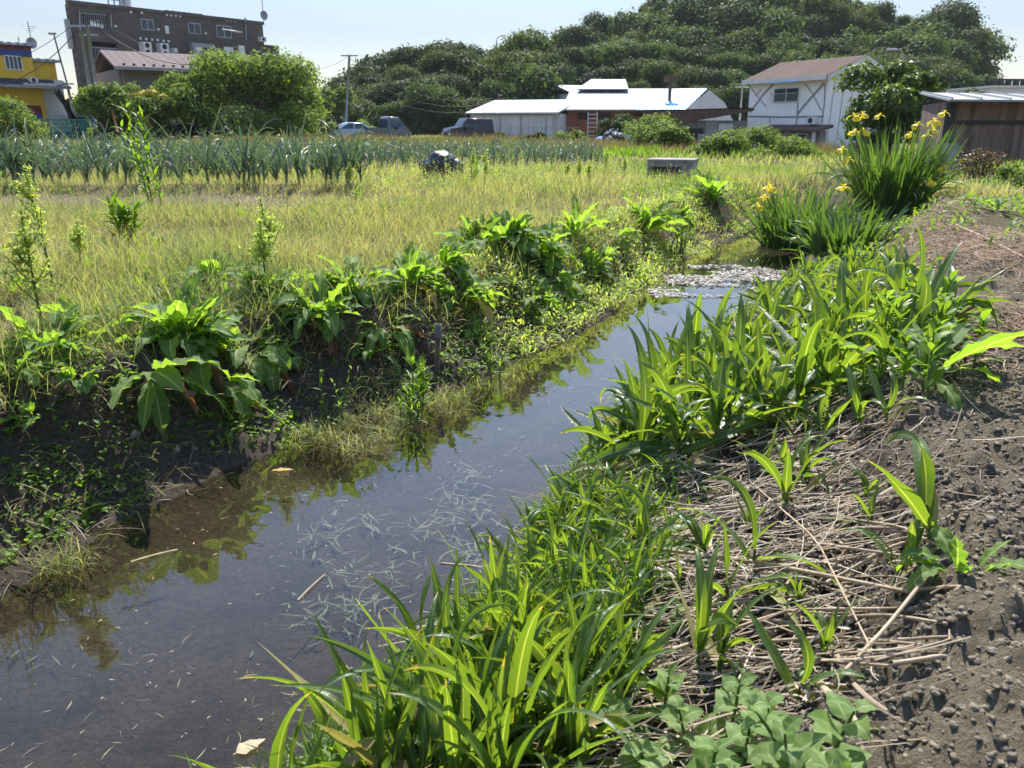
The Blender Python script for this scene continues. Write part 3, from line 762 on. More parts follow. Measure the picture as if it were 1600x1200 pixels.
strip(t, q((1169, 182), (1220, 183), (1288, 182)), .12, -.022); strip(t, q((1247, 159), (1246, 180), (1244, 195)), .1, -.024)
strip(t, q((1290, 130), (1288, 165), (1284, 193)), .1, -.026); strip(t, q((1203, 183), (1203, 192)), .1, -.028); strip(t, q((1180, 150), (1190, 140)), .06, -.03)
a = Acc()
for k in range(5):
    y_ = .5 + k * .9; w_ = .05
    a.poly([(L_ + .014, y_, 0.8), (L_ + .014, y_ + w_, 0.8), (L_ + .014, y_ + w_ + .1, ze), (L_ + .014, y_ + .1, ze)])
a.build('wall_patch', m_crack, t, False)
zl = fk(1240, 197)[1]; xa = fk(1203, 200)[0]
a = Acc(); a.prism([(-1.2, zl - .35), (-1.2, zl - .22), (-.003, zl + .1), (-.003, zl - .1)], xa, L_ + .9, 'x'); a.build('porch_roof', m_rust, t, False)
part('porch_wall', m_patchgrey, t, (xa + .2, L_ + .4, -.6, -.03, 0, zl - .3))
r = fk.rect(1243, 208, 1271, 222); window(t, r, -.68, 2, .07, m_white); r = fk.rect(1215, 208, 1238, 222); window(t, r, -.68, 2, .07, m_white)
part('porch_post', m_white, t, (L_ + .1, L_ + .3, -1.0, -.9, 0, zl - .3))
ac_unit(t, (L_ - 1.1, L_ - .4, zl + .12, zl + .6), .4)

# ---- plank shed on the right
fl = Facade(1478, 22, 1760, 23.5, -.55)
t = thing('plank_shed', 'dark weathered plank shed with pale metal roof at the right edge', 'shed', fl.loc(), fl.ang)
L_ = fl.len; ze = fl(1480, 158)[1]
a = Acc(); a.prism([(0, 0), (L_, 0), (L_ + 2.6, 4), (2.6, 4)], 0, ze, 'z'); a.build('wall', m_planks, t, False)
part('rail', m_dark, t, (-.02, L_, -.05, -.004, fl(1500, 192)[1] - .03, fl(1500, 190)[1] + .03))
def skew(x0, x1, za_, zb_):
    c = [(x0 - .33, -.5, ze + za_), (x1 - .33, -.5, ze + za_), (x1 + 2.86, 4.4, ze + .36 + za_), (x0 + 2.86, 4.4, ze + .36 + za_)]
    d = [(p_[0], p_[1], p_[2] + zb_ - za_) for p_ in c]
    a.poly(c[::-1]); a.poly(d)
    for i in range(4): a.poly([c[i], c[(i + 1) % 4], d[(i + 1) % 4], d[i]])
a = Acc(); skew(-.12, L_ + .3, -.02, .03); rf = a.build('roof', m_shedroof, t, False)
a = Acc()
for k in range(12):
    x = -.05 + .9 * k; skew(x, x + .03, .033, .08)
a.build('roof_seam', m_grey, rf, False)
part('corner_post', m_dark, t, (-.12, .1, -.16, -.05, 0, ze - .04))
part('leaning_panel', m_grey, t, (-.35, .12, -.4, -.36, 0, 1.1))
# gantry and flat roof behind it
fm = Facade(1530, 70, 1680, 72, -.5)
t = thing('steel_gantry', 'dark steel gantry beam rising behind the plank shed', 'gantry', fm.loc(), fm.ang)
zg_ = fm(1540, 131)[1]
part('beam', m_dark, t, (.2, fm.len, 0, .4, zg_ + .28, zg_ + .42), (.2, fm.len, 0, .4, zg_ - .28, zg_ - .12), *[(.6 + .75 * k, .95 + .75 * k, .01, .39, zg_ - .12, zg_ + .28) for k in range(12)])
part('post', m_dark, t, (.3, .6, .5, .8, 0, zg_ - .3), (.0, .9, .45, .85, zg_ - .75, zg_ - .55), (-.5, .3, .5, .6, zg_ + .1, zg_ + .2), (.35, .55, .41, .6, zg_ - .1, zg_ + .6))
fn = Facade(1540, 66, 1700, 66, -.5)
t = thing('flat_building', 'low white building behind the plank shed roof', 'building', fn.loc(), fn.ang)
part('wall', m_white, t, (0, fn.len, 0, 6, 0, fn(1545, 137)[1])); part('roof', m_white, t, (-.2, fn.len, -.2, 6.2, fn(1545, 137)[1] + .002, fn(1545, 137)[1] + .15))
# small pale house behind the big tree
fo = Facade(462, 74, 492, 76, -.4)
t = thing('small_house', 'small pale house half hidden behind the big leafy tree', 'house', fo.loc(), fo.ang)
part('wall', m_white, t, (0, fo.len, 0, 4, 0, fo(470, 122)[1]))
a = Acc(); z_ = fo(470, 122)[1]; a.prism([(-.4, z_), (-.4, z_ + .12), (2, z_ + 1), (4.4, z_ + .1)], -.3, fo.len + .3, 'x'); a.build('roof', m_pinkroof, t, False)

# ---- poles, lamps and wires
def pole(name, label, cat, px, ytop, Y, base, r=.11, lean=0., arms=()):
    p = at(px, ytop, Y); h = p[2] - base
    t = thing(name, label, cat, (p[0], Y, base))
    a = Acc(); a.tube([(lean, 0, 0), (0, 0, h)], [r, r * .75], 10); a.build('post', m_steel, t)
    for dz, w in arms: part('crossarm', m_steel, t, (-w, w, -.05, .05, h - dz, h - dz + .1))
    return t, p
t, p = pole('twin_pole', 'nearer grey steel pole against the brown block corner', 'pole', 126.5, 47, 46, -.3, .11)
t, p1 = pole('utility_pole', 'grey steel pole with crossarm and insulators against the brown block', 'utility pole', 136, 39, 47.5, -.3, .12, 0, ((.1, .9), (.55, .5)))
a = Acc()
for k in range(4): a.tube([(.3 + .18 * k, -.1, p1[2] + .3 - .06 * k), (.3 + .18 * k, -.1, p1[2] + .52 - .06 * k)], .05)
a.build('insulator', m_white, t)
t, p2 = pole('utility_pole', 'slim dark pole in front of the wooded hill left of the cars', 'utility pole', 546, 86, 75, -.5, .13, -.9, ((.1, .75),))
t, p3 = pole('utility_pole', 'short pale pole above the white shed roof', 'utility pole', 779, 149, 84, -.5, .12)
t, p4 = pole('utility_pole', 'grey pole rising behind the pale two storey house', 'utility pole', 919, 115, 104, -.5, .16, 0, ((.1, .6),))
pole('utility_pole', 'grey pole between the shack and the white house', 'utility pole', 1160, 133, 66, -.8, .1, 0, ((.2, .5),))
def lamp(label, px, py, Y, base, side, r=.06):
    p = at(px, py, Y); h = p[2] - base
    t = thing('street_lamp', label, 'street lamp', (p[0] - side * .9, Y, base))
    a = Acc(); a.tube([(0, 0, 0), (0, 0, h - .7)], [r * 1.3, r], 8)
    th = np.linspace(0, math.pi / 2, 7); a.tube([(side * (.7 - .7 * math.cos(q)), 0, h - .7 + .7 * math.sin(q)) for q in th], r * .8, 8); a.build('post', m_steel, t)
    part('lamp_head', m_white, t, (min(side * .6, side * 1.25), max(side * .6, side * 1.25), -.12, .12, h - .06, h + .08))
    return t
lamp('curved street lamp poking above the left hump of the wood', 786, 56, 120, 3, 1, .07)
lamp('curved street lamp above the leafy tree by the white house', 1394, 77, 60, -.6, -1)
p = at(84, 54, 52); t = thing('street_lamp', 'thin straight street lamp beside the yellow house', 'street lamp', (p[0], 52, -.3))
a = Acc(); a.tube([(.75, 0, 0), (0, 0, p[2] + .3)], [.07, .045], 8); a.build('post', m_steel, t); part('lamp_head', m_grey, t, (-.28, .12, -.1, .1, p[2] + .3, p[2] + .4))
p = at(104, 128, 60); t, _ = pole('utility_pole', 'brown wooden pole standing before the dark trees beside the yellow house', 'utility pole', 104, 130, 60, -.3, .1, .3, ((.1, .5),))
def wire(p, q, sag, r=.018, label=None, g=None):
    s = np.linspace(0, 1, 15)[:, None]; pts = np.array(p)[None] * (1 - s) + np.array(q)[None] * s; pts[:, 2] -= (4 * sag * s * (1 - s))[:, 0]
    a = Acc(); a.tube(pts, r, 5); o = a.build('power_line', m_wire); tag(o, label, 'cable', g)
q1 = p1 + np.array((.6, 0, -.2))
wire(q1, at(344, 92, 52), .9, .03, 'thick black cable sagging from the crossarm pole towards the right', None)
wire(q1 + np.array((.3, 0, .3)), at(480, 124, 60), 1.2, .012, 'thin wire running from the crossarm pole behind the big tree')
wire(p1 + np.array((-.6, 0, -.3)), at(-20, 140, 44), .5, .022, 'lower wire crossing the yellow house front')
wire(p1 + np.array((-.6, 0, .1)), at(-20, 108, 52), .3, .016, 'upper wire between the crossarm pole and the yellow house roof')
wire(p2, at(470, 105, 70), .5, .014, 'upper wire left of the slim dark pole', None)
wire(p2 - np.array((0, 0, 1)), at(470, 108, 70), .7, .014, 'lower wire left of the slim dark pole', None)
for k in range(3): wire(p2 - np.array((0, 0, .3 + .9 * k)), p3 - np.array((0, 0, .1 + .35 * k)), 1.6, .018, 'wire sagging across the dark hillside between two poles', 'wires across the hillside')
for k in range(2): wire(p3 - np.array((0, 0, .1 + .3 * k)), p4 - np.array((0, 0, 3.0 + .5 * k)), .8, .016, 'wire running right from the short pale pole', 'wires right of the short pole')

# ---- cars
def car(name, label, px, py, Y, base, rz, prof, W, glass, paint, wheels, lights=True, bed=None, cat='car'):
    p = at(px, py, Y); t = thing(name, label, cat, (p[0], Y, base), rz)
    a = Acc()
    ys = np.array([-1, -.94, -.8, 0, .8, .94, 1]) * W / 2
    n = len(prof); P = np.array(prof)
    cx, cz = P.mean(0)
    rings = []
    for y in ys:
        k = 1 - .035 * (abs(y) / (W / 2)) ** 6; tum = np.where(P[:, 1] > .95, 1 - 0 * P[:, 1], 1)
        rings.append(np.stack([cx + (P[:, 0] - cx) * k, y * np.where(P[:, 1] > .95, 1 - .16 * np.clip((P[:, 1] - .9) / .7, 0, 1), 1), .25 + (P[:, 1] - .25) * k], -1))
    V = np.array(rings); a.grid(V[None], closed=True)
    a.P.append([i for i in range(n)][::-1]); a.P.append([(len(ys) - 1) * n + i for i in range(n)])
    a.build('body', paint, t)
    for gname, pts in glass:
        a = Acc()
        if gname in ('windscreen', 'rear_window'):
            (x0, z0), (x1, z1) = pts; k0 = 1 - .16 * max(0, (z0 - .9) / .7); k1 = 1 - .16 * max(0, (z1 - .9) / .7); e = .012 if gname == 'windscreen' else -.012
            e = .02 * np.sign((x0 - cx))
            a.poly([(x0 + e, -W / 2 * .84 * k0, z0), (x0 + e, W / 2 * .84 * k0, z0), (x1 + e, W / 2 * .84 * k1, z1), (x1 + e, -W / 2 * .84 * k1, z1)])
        else:
            for s in (-1, 1):
                a.poly([(x, s * (W / 2 * (1 - .16 * np.clip((z - .9) / .7, 0, 1)) + .006), z) for x, z in pts])
        a.build(gname, m_glass, t, False)
    for x, r in wheels:
        for s in (-1, 1):
            a = Acc(); th = np.arange(20) * math.pi / 10
            a.prism([(x + r * math.cos(q), r + r * math.sin(q)) for q in th], s * W / 2 - .1, s * W / 2 + .02, 'y'); w = a.build('wheel', m_black, t, False)
            a = Acc(); a.prism([(x + r * .6 * math.cos(q), r + r * .6 * math.sin(q)) for q in th], s * (W / 2 + .03) - .012, s * (W / 2 + .03) + .012, 'y'); a.build('rim', m_alu, w, False)
    x_f = max(q[0] for q in prof); x_r = min(q[0] for q in prof)
    for s in (-1, 1):
        part('headlight', m_white, t, (x_f - .12, x_f + .012, s * W * .38 - .15, s * W * .38 + .15, .62, .78))
        part('tail_light', m_red, t, (x_r - .012, x_r + .1, s * W * .42 - .1, s * W * .42 + .1, .7, .9))
        part('mirror', m_black, t, (x_f - 1.25, x_f - 1.1, s * (W / 2 + .1) - .1, s * (W / 2 + .1) + .1, .98, 1.14))
    part('bumper', m_black, t, (x_f - .05, x_f + .03, -W * .42, W * .42, .28, .45), (x_r - .03, x_r + .05, -W * .42, W * .42, .28, .45))
    if bed:
        part('truck_bed', m_dark, t, (bed[0] + .05, bed[1] - .05, -W * .44, W * .44, bed[2] - .03, bed[2] + .012))
        part('bed_side', paint, t, (bed[0], bed[1], -W / 2 - .005, -W / 2 + .05, .6, bed[2] + .32), (bed[0], bed[1], W / 2 - .05, W / 2 + .005, .6, bed[2] + .32), (bed[0] - .02, bed[0] + .05, -W / 2 + .05, W / 2 - .05, .6, bed[2] + .31))
    return t
m_cargrey = plain_mat('grey_car_paint', (.13, .15, .16), (.12, .14, .15), 1, .25, .4, 0)
m_carsilver = plain_mat('silver_blue_car_paint', (.34, .44, .50), (.32, .42, .48), 1, .25, .5, 0)
m_cardark = plain_mat('dark_car_paint', (.045, .032, .036), (.05, .036, .04), 1, .22, .2, 0)
car('pickup_truck', 'grey double cab mini pickup parked on the far road', 600, 200, 57, -.25, R(38),
    [(-1.65, .3), (-1.65, .72), (-.15, .74), (-.1, .95), (0.02, 1.72), (.25, 1.8), (.85, 1.74), (1.35, 1.15), (1.62, .95), (1.68, .5), (1.62, .28)], 1.5,
    [('windscreen', ((1.30, 1.2), (.90, 1.68))), ('rear_window', ((-.08, 1.05), (.0, 1.62))), ('side_window', [(.1, 1.1), (.15, 1.62), (.42, 1.66), (.42, 1.1)]), ('side_window', [(.5, 1.1), (.5, 1.66), (.82, 1.64), (1.2, 1.12)])],
    m_cargrey, [(-1.0, .29), (1.05, .29)], True, (-1.64, -.16, .74), 'pickup truck')
car('sedan', 'low silver blue car parked left of the grey pickup', 543, 202, 56, -.25, R(205),
    [(-2.1, .35), (-2.15, .75), (-1.6, .95), (-.9, 1.38), (.1, 1.42), (.95, .98), (1.8, .82), (2.1, .62), (2.1, .3)], 1.7,
    [('windscreen', ((.9, 1.0), (.2, 1.36))), ('rear_window', ((-1.5, 1.0), (-.95, 1.34))), ('side_window', [(-1.2, 1.0), (-.8, 1.32), (-.3, 1.35), (-.3, 1.0)]), ('side_window', [(-.22, 1.0), (-.22, 1.35), (.08, 1.34), (.7, 1.0)])],
    m_carsilver, [(-1.3, .31), (1.35, .31)])
car('boxy_wagon', 'boxy dark wagon parked in front of the white shed', 731, 204, 59, -.3, R(208),
    [(-1.68, .35), (-1.72, .95), (-1.62, 1.72), (.35, 1.76), (.75, 1.2), (1.62, 1.06), (1.7, .6), (1.66, .3)], 1.6,
    [('windscreen', ((.72, 1.22), (.40, 1.7))), ('rear_window', ((-1.70, 1.15), (-1.64, 1.62))), ('side_window', [(-1.5, 1.12), (-1.45, 1.6), (-.7, 1.62), (-.7, 1.12)]), ('side_window', [(-.6, 1.12), (-.6, 1.62), (.25, 1.62), (.55, 1.15)])],
    m_cardark, [(-1.1, .33), (1.05, .33)])
car('sedan', 'pale blue car roof showing behind the bush with white flowers', 985, 214, 50, -.55, R(20),
    [(-2.1, .35), (-2.15, .75), (-1.6, .95), (-.9, 1.38), (.1, 1.42), (.95, .98), (1.8, .82), (2.1, .62), (2.1, .3)], 1.7,
    [('windscreen', ((.9, 1.0), (.2, 1.36))), ('rear_window', ((-1.5, 1.0), (-.95, 1.34))), ('side_window', [(-1.2, 1.0), (-.8, 1.32), (.08, 1.34), (.7, 1.0)])],
    m_carsilver, [(-1.3, .31), (1.35, .31)])

# ---- concrete culvert box, black bag, iron pipe, black netted heap
g = ground(1050, 283)
t = thing('culvert_box', 'weathered concrete culvert box with a dark opening in the grass', 'concrete box', (g[0], g[1], g[2] - .12), R(-18))
a = Acc(); w, d, hh, th = .42, .40, .48, .08
a.box(-w, w, -d, -d + th, 0, hh); a.box(-w, w, d - th, d, 0, hh); a.box(w - th, w, -d + th, d - th, 0, hh); a.box(-.02, w - th, -d + th, d - th, hh - .1, hh - .01); a.box(-w, w - th, -d + th, d - th, 0, .06)
a.build('shell', m_concrete, t, False)
a = Acc(); a.box(-w - .015, w + .015, -d - .015, d + .015, hh + .003, hh + .05); a.build('cover_slab', m_concrete, t, False)
part('opening', m_dark, t, (-w + .05, .2, -d - .006, -d + .004, .07, hh - .08))
g = ground(690, 282) + np.array((0, 0, .07))
th, ph = np.meshgrid(np.linspace(0, 2 * math.pi, 40, endpoint=False), np.linspace(.02, math.pi / 2 + .2, 22))
rr = 1 + .26 * fbm(th * 2.2, ph * 2.6, 1, 4, 44) * np.sin(ph)
bagv = np.stack([.40 * rr * np.sin(ph) * np.cos(th), .28 * rr * np.sin(ph) * np.sin(th), .04 + .42 * rr * np.cos(ph)], -1)
a = Acc(); a.grid(bagv[None], closed=True); o = a.build('rubbish_bag', plain_mat('black_plastic', (.02, .022, .024), (.03, .032, .035), 5, .38, 0, .8, 18))
o.location = g; tag(o, 'crumpled black plastic bag lying in the grass', 'bag')
g = ground(681, 578)
t = thing('iron_pipe', 'rusty upright iron pipe with a pale collar at the water edge', 'pipe', (g[0], g[1], g[2] - .15), 0)
t.rotation_euler = (0, R(3), 0)
pt_ = at(690, 506, g[1])[2] - g[2] + .15
pt_ = min(pt_, .50); a = Acc(); th = np.arange(16) * math.pi / 8
def ringtube(a, r0, r1, z0, z1):
    rows = [(r0, z0), (r0, z1), (r1, z1), (r1, z1 - .08)]
    a.grid(np.array([[(r * math.cos(q), r * math.sin(q), z) for q in th] for r, z in rows])[None], closed=True)
ringtube(a, .017, .013, 0, pt_ - .07); a.build('shaft', m_rust, t)
a = Acc(); ringtube(a, .021, .017, pt_ - .085, pt_); a.build('collar', plain_mat('dull_collar', (.13, .14, .13), (.09, .095, .09), 30, .7), t)
rs = np.random.default_rng(11)
t = None
a = Acc()
fp = Facade(258, 43, 352, 45, -.1)
for k in range(46):
    x = rs.uniform(0, fp.len); h = rs.uniform(.7, 1.15); w = rs.uniform(.08, .3)
    a.box(x, x + w, rs.uniform(-.3, .1), rs.uniform(.2, .6), 0, h)
for k in range(5): a.tube([(fp.len * k / 5, -.32, .9 + .15 * math.sin(k)), (fp.len * (k + 1) / 5, -.32, .95 + .15 * math.sin(k + 1))], .05)
o = a.build('netted_pile', m_net, None, False); o.location = fp.loc(); o.rotation_euler = (0, 0, fp.ang); tag(o, 'black netted pile of crates under the big leafy tree', 'pile')
p = at(176, 172, 41); a = Acc(); q = at(183, 206, 41); a.tube([p, q], .05, 6); o = a.build('timber_stake', m_wood); tag(o, 'orange brown timber stake leaning in the weeds beside the leeks', 'stake')
# ================================================================== trees and bushes
m_bark = plain_mat('bark', (.085, .065, .05), (.05, .04, .03), 12, .9, 0, .6, 30)
m_crown = leaf_mat('dark_broadleaf', (.034, .060, .016), (.066, .102, .027), .7, .22, 0, blotch=.2, spec=.2, tgain=(1.9, 1.9, .8))
m_crown2 = leaf_mat('fresh_broadleaf', (.095, .155, .032), (.165, .23, .055), .65, .45, 0, blotch=.2, spec=.25, tgain=(1.9, 1.9, .8))
m_crown3 = leaf_mat('mid_broadleaf', (.055, .092, .024), (.10, .148, .042), .7, .32, 0, blotch=.2, spec=.2, tgain=(1.9, 1.9, .8))
m_crown4 = leaf_mat('olive_broadleaf', (.060, .085, .022), (.105, .130, .034), .7, .3, 0, blotch=.2, spec=.2, tgain=(1.9, 1.8, .8))
m_glossy = leaf_mat('glossy_leaf', (.055, .105, .020), (.11, .17, .03), .5, .36, 0, blotch=.2, spec=.3, tgain=(2, 2, .8))
m_pine = leaf_mat('pine_needles', (.060, .085, .035), (.10, .12, .05), .6, .25, 0, blotch=.2)
def crown_leaves(ctrs, rads, n, size, rs, flat=1.0, shell=.55, aspect=.55):
    """many small folded leaf clumps through the outer part of several lobes"""
    ctrs = np.array(ctrs); rads = np.array(rads)
    pr = rads ** 2 / (rads ** 2).sum(); k = rs.choice(len(ctrs), n, p=pr)
    d = rs.normal(size=(n, 3)); d /= np.linalg.norm(d, axis=1, keepdims=True)
    d[:, 2] = np.where(d[:, 2] < -.35, -d[:, 2], d[:, 2])
    rr = rads[k] * (shell + (1 - shell) * rs.random(n) ** .6) * (1 + .42 * (rs.random(n) ** 5))
    p = ctrs[k] + d * rr[:, None] * np.array([1, 1, flat])
    nrm = d + rs.normal(size=(n, 3)) * .55 + np.array([0, 0, .35]); nrm /= np.linalg.norm(nrm, axis=1, keepdims=True)
    u = np.cross(nrm, rs.normal(size=(n, 3))); u /= np.maximum(np.linalg.norm(u, axis=1, keepdims=True), 1e-6); w = np.cross(nrm, u)
    sz = size * (.5 + 1.1 * rs.random(n) ** 1.6)[:, None]
    a, b = u * sz * .5, w * sz * .5 * aspect
    V = np.stack([np.stack([p - a, p - a * .1 - b + nrm * sz * .12], 1), np.stack([p - a * .1 + b + nrm * sz * .12, p + a - nrm * sz * .1], 1)], 1)
    return V, rs.random(n)
def limbs(a, h, ctrs, r, rs, split=.35, lean=0.):
    top = np.array([lean * h, 0, h * .62]); s = np.linspace(0, 1, 7)[:, None]
    pts = top * s + np.array([[.15 * math.sin(3 * q) * r * 3, .12 * math.cos(4 * q) * r * 3, 0] for q in s[:, 0]])
    a.tube(pts, np.linspace(r, r * .45, 7), 8)
    for c in ctrs:
        k = rs.uniform(split, .95); st = top * k
        c = np.array(c); m = (st + c) / 2 + np.array([0, 0, -.08 * h * rs.random()])
        a.tube([st, m, c], [r * .4, r * .25, r * .08], 6)
def tree_lobes(h, cr, n, rs, z0=.35, spread=1.0, small=.34):
    out = []; rad = []
    for i in range(n):
        th = rs.uniform(0, 6.283); q = rs.uniform(0, 1); z = z0 + (1 - z0) * rs.random() ** .8
        rmax = cr * math.sqrt(max(0, 1 - ((z - (z0 + 1) / 2) / ((1 - z0) * .62)) ** 2))
        r_ = rmax * math.sqrt(q) * .8 * spread
        out.append((r_ * math.cos(th), r_ * math.sin(th), z * h * .9)); rad.append(cr * small * rs.uniform(.5, 1.4))
    return out, rad
def make_tree(name, label, h, cr, nl, nleaf, size, mat, seed, z0=.3, r=.18, flat=.8, small=.34, shell=.5, cat='tree', aspect=.55, group=None, lean=0.):
    rs = np.random.default_rng(seed)
    t = thing(name, label, cat, (0, 0, 0), 0, group)
    c, rad = tree_lobes(h, cr, nl, rs, z0, 1.0, small)
    a = Acc(); V, v = crown_leaves(c, rad, nleaf, size, rs, flat, shell, aspect); a.grid(V, v); a.build('crown', mat, t)
    a = Acc(); limbs(a, h, c[:min(nl, 14)], r, rs, lean=lean); a.build('trunk', m_bark, t)
    return t
LD, LF_ = 'dark green broadleaf tree in the dense wood on the hill', 'fresh green loose tree in the wood on the hill'
protos = [make_tree('broadleaf_tree', LD, 10, 4.6, 17, 14000, .40, m_crown, 20, .05, .2, small=.46, shell=.4),
          make_tree('broadleaf_tree', LD, 9.5, 5.6, 18, 15000, .42, m_crown, 21, .10, .2, small=.42, shell=.45, flat=.6),
          make_tree('broadleaf_tree', LD, 10.5, 3.8, 15, 12000, .38, m_crown4, 22, .04, .2, small=.48, shell=.35),
          make_tree('broadleaf_tree', LF_, 12, 4.4, 18, 11000, .42, m_crown3, 40, .12, .18, small=.44, shell=.2),
          make_tree('broadleaf_tree', LF_, 11, 5.0, 18, 11000, .45, m_crown3, 41, .16, .18, small=.42, shell=.2, flat=.7),
          make_tree('broadleaf_tree', LF_, 13, 3.7, 16, 10000, .40, m_crown4, 42, .14, .18, small=.46, shell=.2)]
used = [False] * len(protos)
rt = np.random.default_rng(5)
def put_tree(k, x, y, z, s, szz=None, label=None):
    rz = rt.uniform(0, 6.28)
    g = 'trees of the wood on the hill'
    if not used[k]:
        used[k] = True; o = protos[k]; o.location = (x, y, z); o.rotation_euler = (0, 0, rz); o.scale = (s, s, szz or s); o['group'] = g
        return o
    return dup(protos[k], (x, y, z), rz, s, None, g, szz=szz)
def sky_z(px, Y, drop=0.):
    return at(px, np.interp(px, SKY_PX, SKY_PY) + drop, Y)[2]
# back rows along the skyline, then rows down the slope
for (Y, x0, x1, n, drop, kinds, s0) in ((160, 880, 1480, 18, 26, (0, 1, 2), 1.2), (152, 862, 1500, 24, 0, (3, 4, 5, 0, 3), 1.05), (143, 900, 1500, 20, 22, (3, 4, 5, 1), 1.05), (134, 850, 1505, 20, 48, (0, 3, 5, 4), 1.0), (125, 830, 1505, 20, 74, (0, 1, 2, 3), 1.0)):
    for i in range(n):
        px = x0 + (x1 - x0) * (i + rt.uniform(.2, .8)) / n; y = Y + rt.uniform(-3, 3); s = s0 * rt.uniform(.75, 1.5)
        k = int(rt.choice(kinds)); hh = (10, 9.5, 10.5, 12, 11, 13)[k] * s * .98
        zt = at(px, np.interp(px, SKY_PX, SKY_PY) + drop + rt.uniform(-6, 14), y)[2]
        if px > 1525: s *= .8; hh *= .8
        p = at(px, 195, y); put_tree(k, p[0], y, zt - hh, s)
# the left hump of dense evergreen crowns, and the lower front row of the whole wood
for (Y, x0, x1, n, drop, s0) in ((112, 520, 860, 15, 2, .85), (104, 510, 860, 15, 26, .82), (96, 505, 850, 15, 54, .72), (90, 500, 800, 12, 84, .6)):
    for i in range(n):
        px = x0 + (x1 - x0) * (i + rt.uniform(.2, .8)) / n; y = Y + rt.uniform(-2.5, 2.5); s = s0 * rt.uniform(.75, 1.35); k = int(rt.choice((0, 1, 1, 2, 4)))
        if px < 560 and drop < 20: continue
        py = min(np.interp(px, SKY_PX, SKY_PY) + drop + rt.uniform(-4, 12), 168)
        p = at(px, 195, y); zt = at(px, py, y)[2]; put_tree(k, p[0], y, zt - 9.8 * s, s)
for (Y, x0, x1, n, top, s0) in ((112, 800, 1180, 16, (88, 72, 78, 80, 84, 100), .72), (104, 830, 1190, 15, (118, 108, 104, 106, 112, 124), .66), (99, 820, 1180, 13, (150, 140, 134, 136, 138, 144), .5), (112, 1180, 1505, 16, (96, 92, 100, 104, 108, 128), .72)):
    for i in range(n):
        q = (i + rt.uniform(.2, .8)) / n; px = x0 + (x1 - x0) * q; y = Y + rt.uniform(-2.5, 2.5); s = s0 * rt.uniform(.75, 1.35); k = int(rt.choice((0, 1, 1, 2, 4)))
        py = np.interp(q * 5, range(6), top) + rt.uniform(-5, 8)
        p = at(px, 195, y); zt = at(px, py, y)[2]; put_tree(k, p[0], y, zt - 9.8 * s, s)
# single trees nearer than the hill
def single(name, label, px, py_top, Y, base, cr, nl, nleaf, size, mat, seed, cat='tree', z0=.2, small=.36, r=.12, flat=.85, shell=.45, aspect=.55):
    p = at(px, py_top, Y); h = (p[2] - base) * .93
    t = make_tree(name, label, h, cr, nl, nleaf, size, mat, seed, z0, r, flat, small, shell, cat, aspect)
    t.location = (p[0], Y, base); return t
single('leafy_tree', 'big light green leafy tree spreading in front of the brown block', 388, 84, 44, -.3, 4.3, 40, 20000, .20, m_crown2, 61, z0=.16, small=.26, r=.16, flat=.7)
single('leafy_tree', 'right side shoot of leafy trees above the green fence by the cars', 458, 118, 47, -.3, 1.9, 16, 5000, .18, m_crown2, 62, z0=.12)
single('leafy_tree', 'low spreading left flank of the leafy trees above the netted pile', 296, 112, 44.5, -.2, 2.4, 24, 9000, .18, m_crown2, 63, z0=.35, small=.3)
single('shrub', 'light green shrub in front of the twin grey poles', 152, 128, 43, -.2, 1.35, 22, 5200, .15, m_crown2, 64, 'shrub', .1)
single('shrub', 'green shrub between the poles and the taupe house', 186, 126, 44, -.2, 1.45, 22, 5600, .15, m_crown2, 65, 'shrub', .1)
t = single('flowering_shrub', 'shrub with yellow flowering top beside the big leafy tree', 232, 140, 42, -.2, 1.3, 20, 4800, .15, m_crown2, 66, 'shrub', .1)
rs = np.random.default_rng(9); h_ = at(232, 140, 42)[2] + .2
V, v = crown_leaves([(-.5, 0, h_ * .88), (.1, 0, h_ * .92), (.6, 0, h_ * .86)], [.35, .4, .33], 900, .13, rs, .6, .3); a = Acc(); a.grid(V, v)
a.build('blossom', v_mat('yellow_blossom', [(0, (.55, .50, .05)), (1, (.75, .62, .08))], .7, 20, 0), t)
single('bush', 'rounded green bush at the left edge before the yellow house', 8, 156, 36, -.1, 1.4, 22, 4600, .13, m_crown2, 67, 'bush', .05)
single('conifer', 'dark conifer between the small house and the slim dark pole', 508, 114, 82, -.4, 2.0, 14, 2600, .34, m_crown, 68, z0=.15)
single('leafy_tree', 'fresh green tree at the foot of the wood left of the slim dark pole', 520, 128, 76, -.4, 2.0, 13, 3200, .3, m_crown2, 69, z0=.1)
single('bush', 'broad leaved pale bush right of the big leafy tree above the cars', 500, 168, 54, -.3, 1.7, 10, 3000, .2, m_crown2, 70, 'bush', .05)
single('bush', 'small green bush between the slim pole and the grey pickup', 566, 183, 62, -.3, 1.1, 8, 1400, .2, m_crown2, 71, 'bush', .05)
single('dark_tree', 'dark trees in the gap right of the yellow house', 112, 148, 66, -.4, 1.9, 12, 2600, .28, m_crown, 72, z0=.05)
single('magnolia_tree', 'rounded glossy leaved tree between the white house and the plank shed', 1408, 82, 33, -.5, 2.1, 22, 12000, .19, m_glossy, 73, z0=.16, small=.30, r=.13)
single('shrub', 'dull green shrub behind the magnolia and the plank shed roof', 1492, 112, 55, -.5, 1.8, 12, 3000, .22, m_crown, 74, 'shrub', .1)
single('shrub', 'pale green bush top showing above the white house roof', 1262, 91, 74, -.7, 2.4, 14, 3400, .26, m_crown2, 75, 'shrub', .3)
single('bush', 'light green bush sprawling left of the patched shack', 1018, 184, 37, -.35, 1.5, 18, 5000, .13, m_crown2, 76, 'bush', .0)
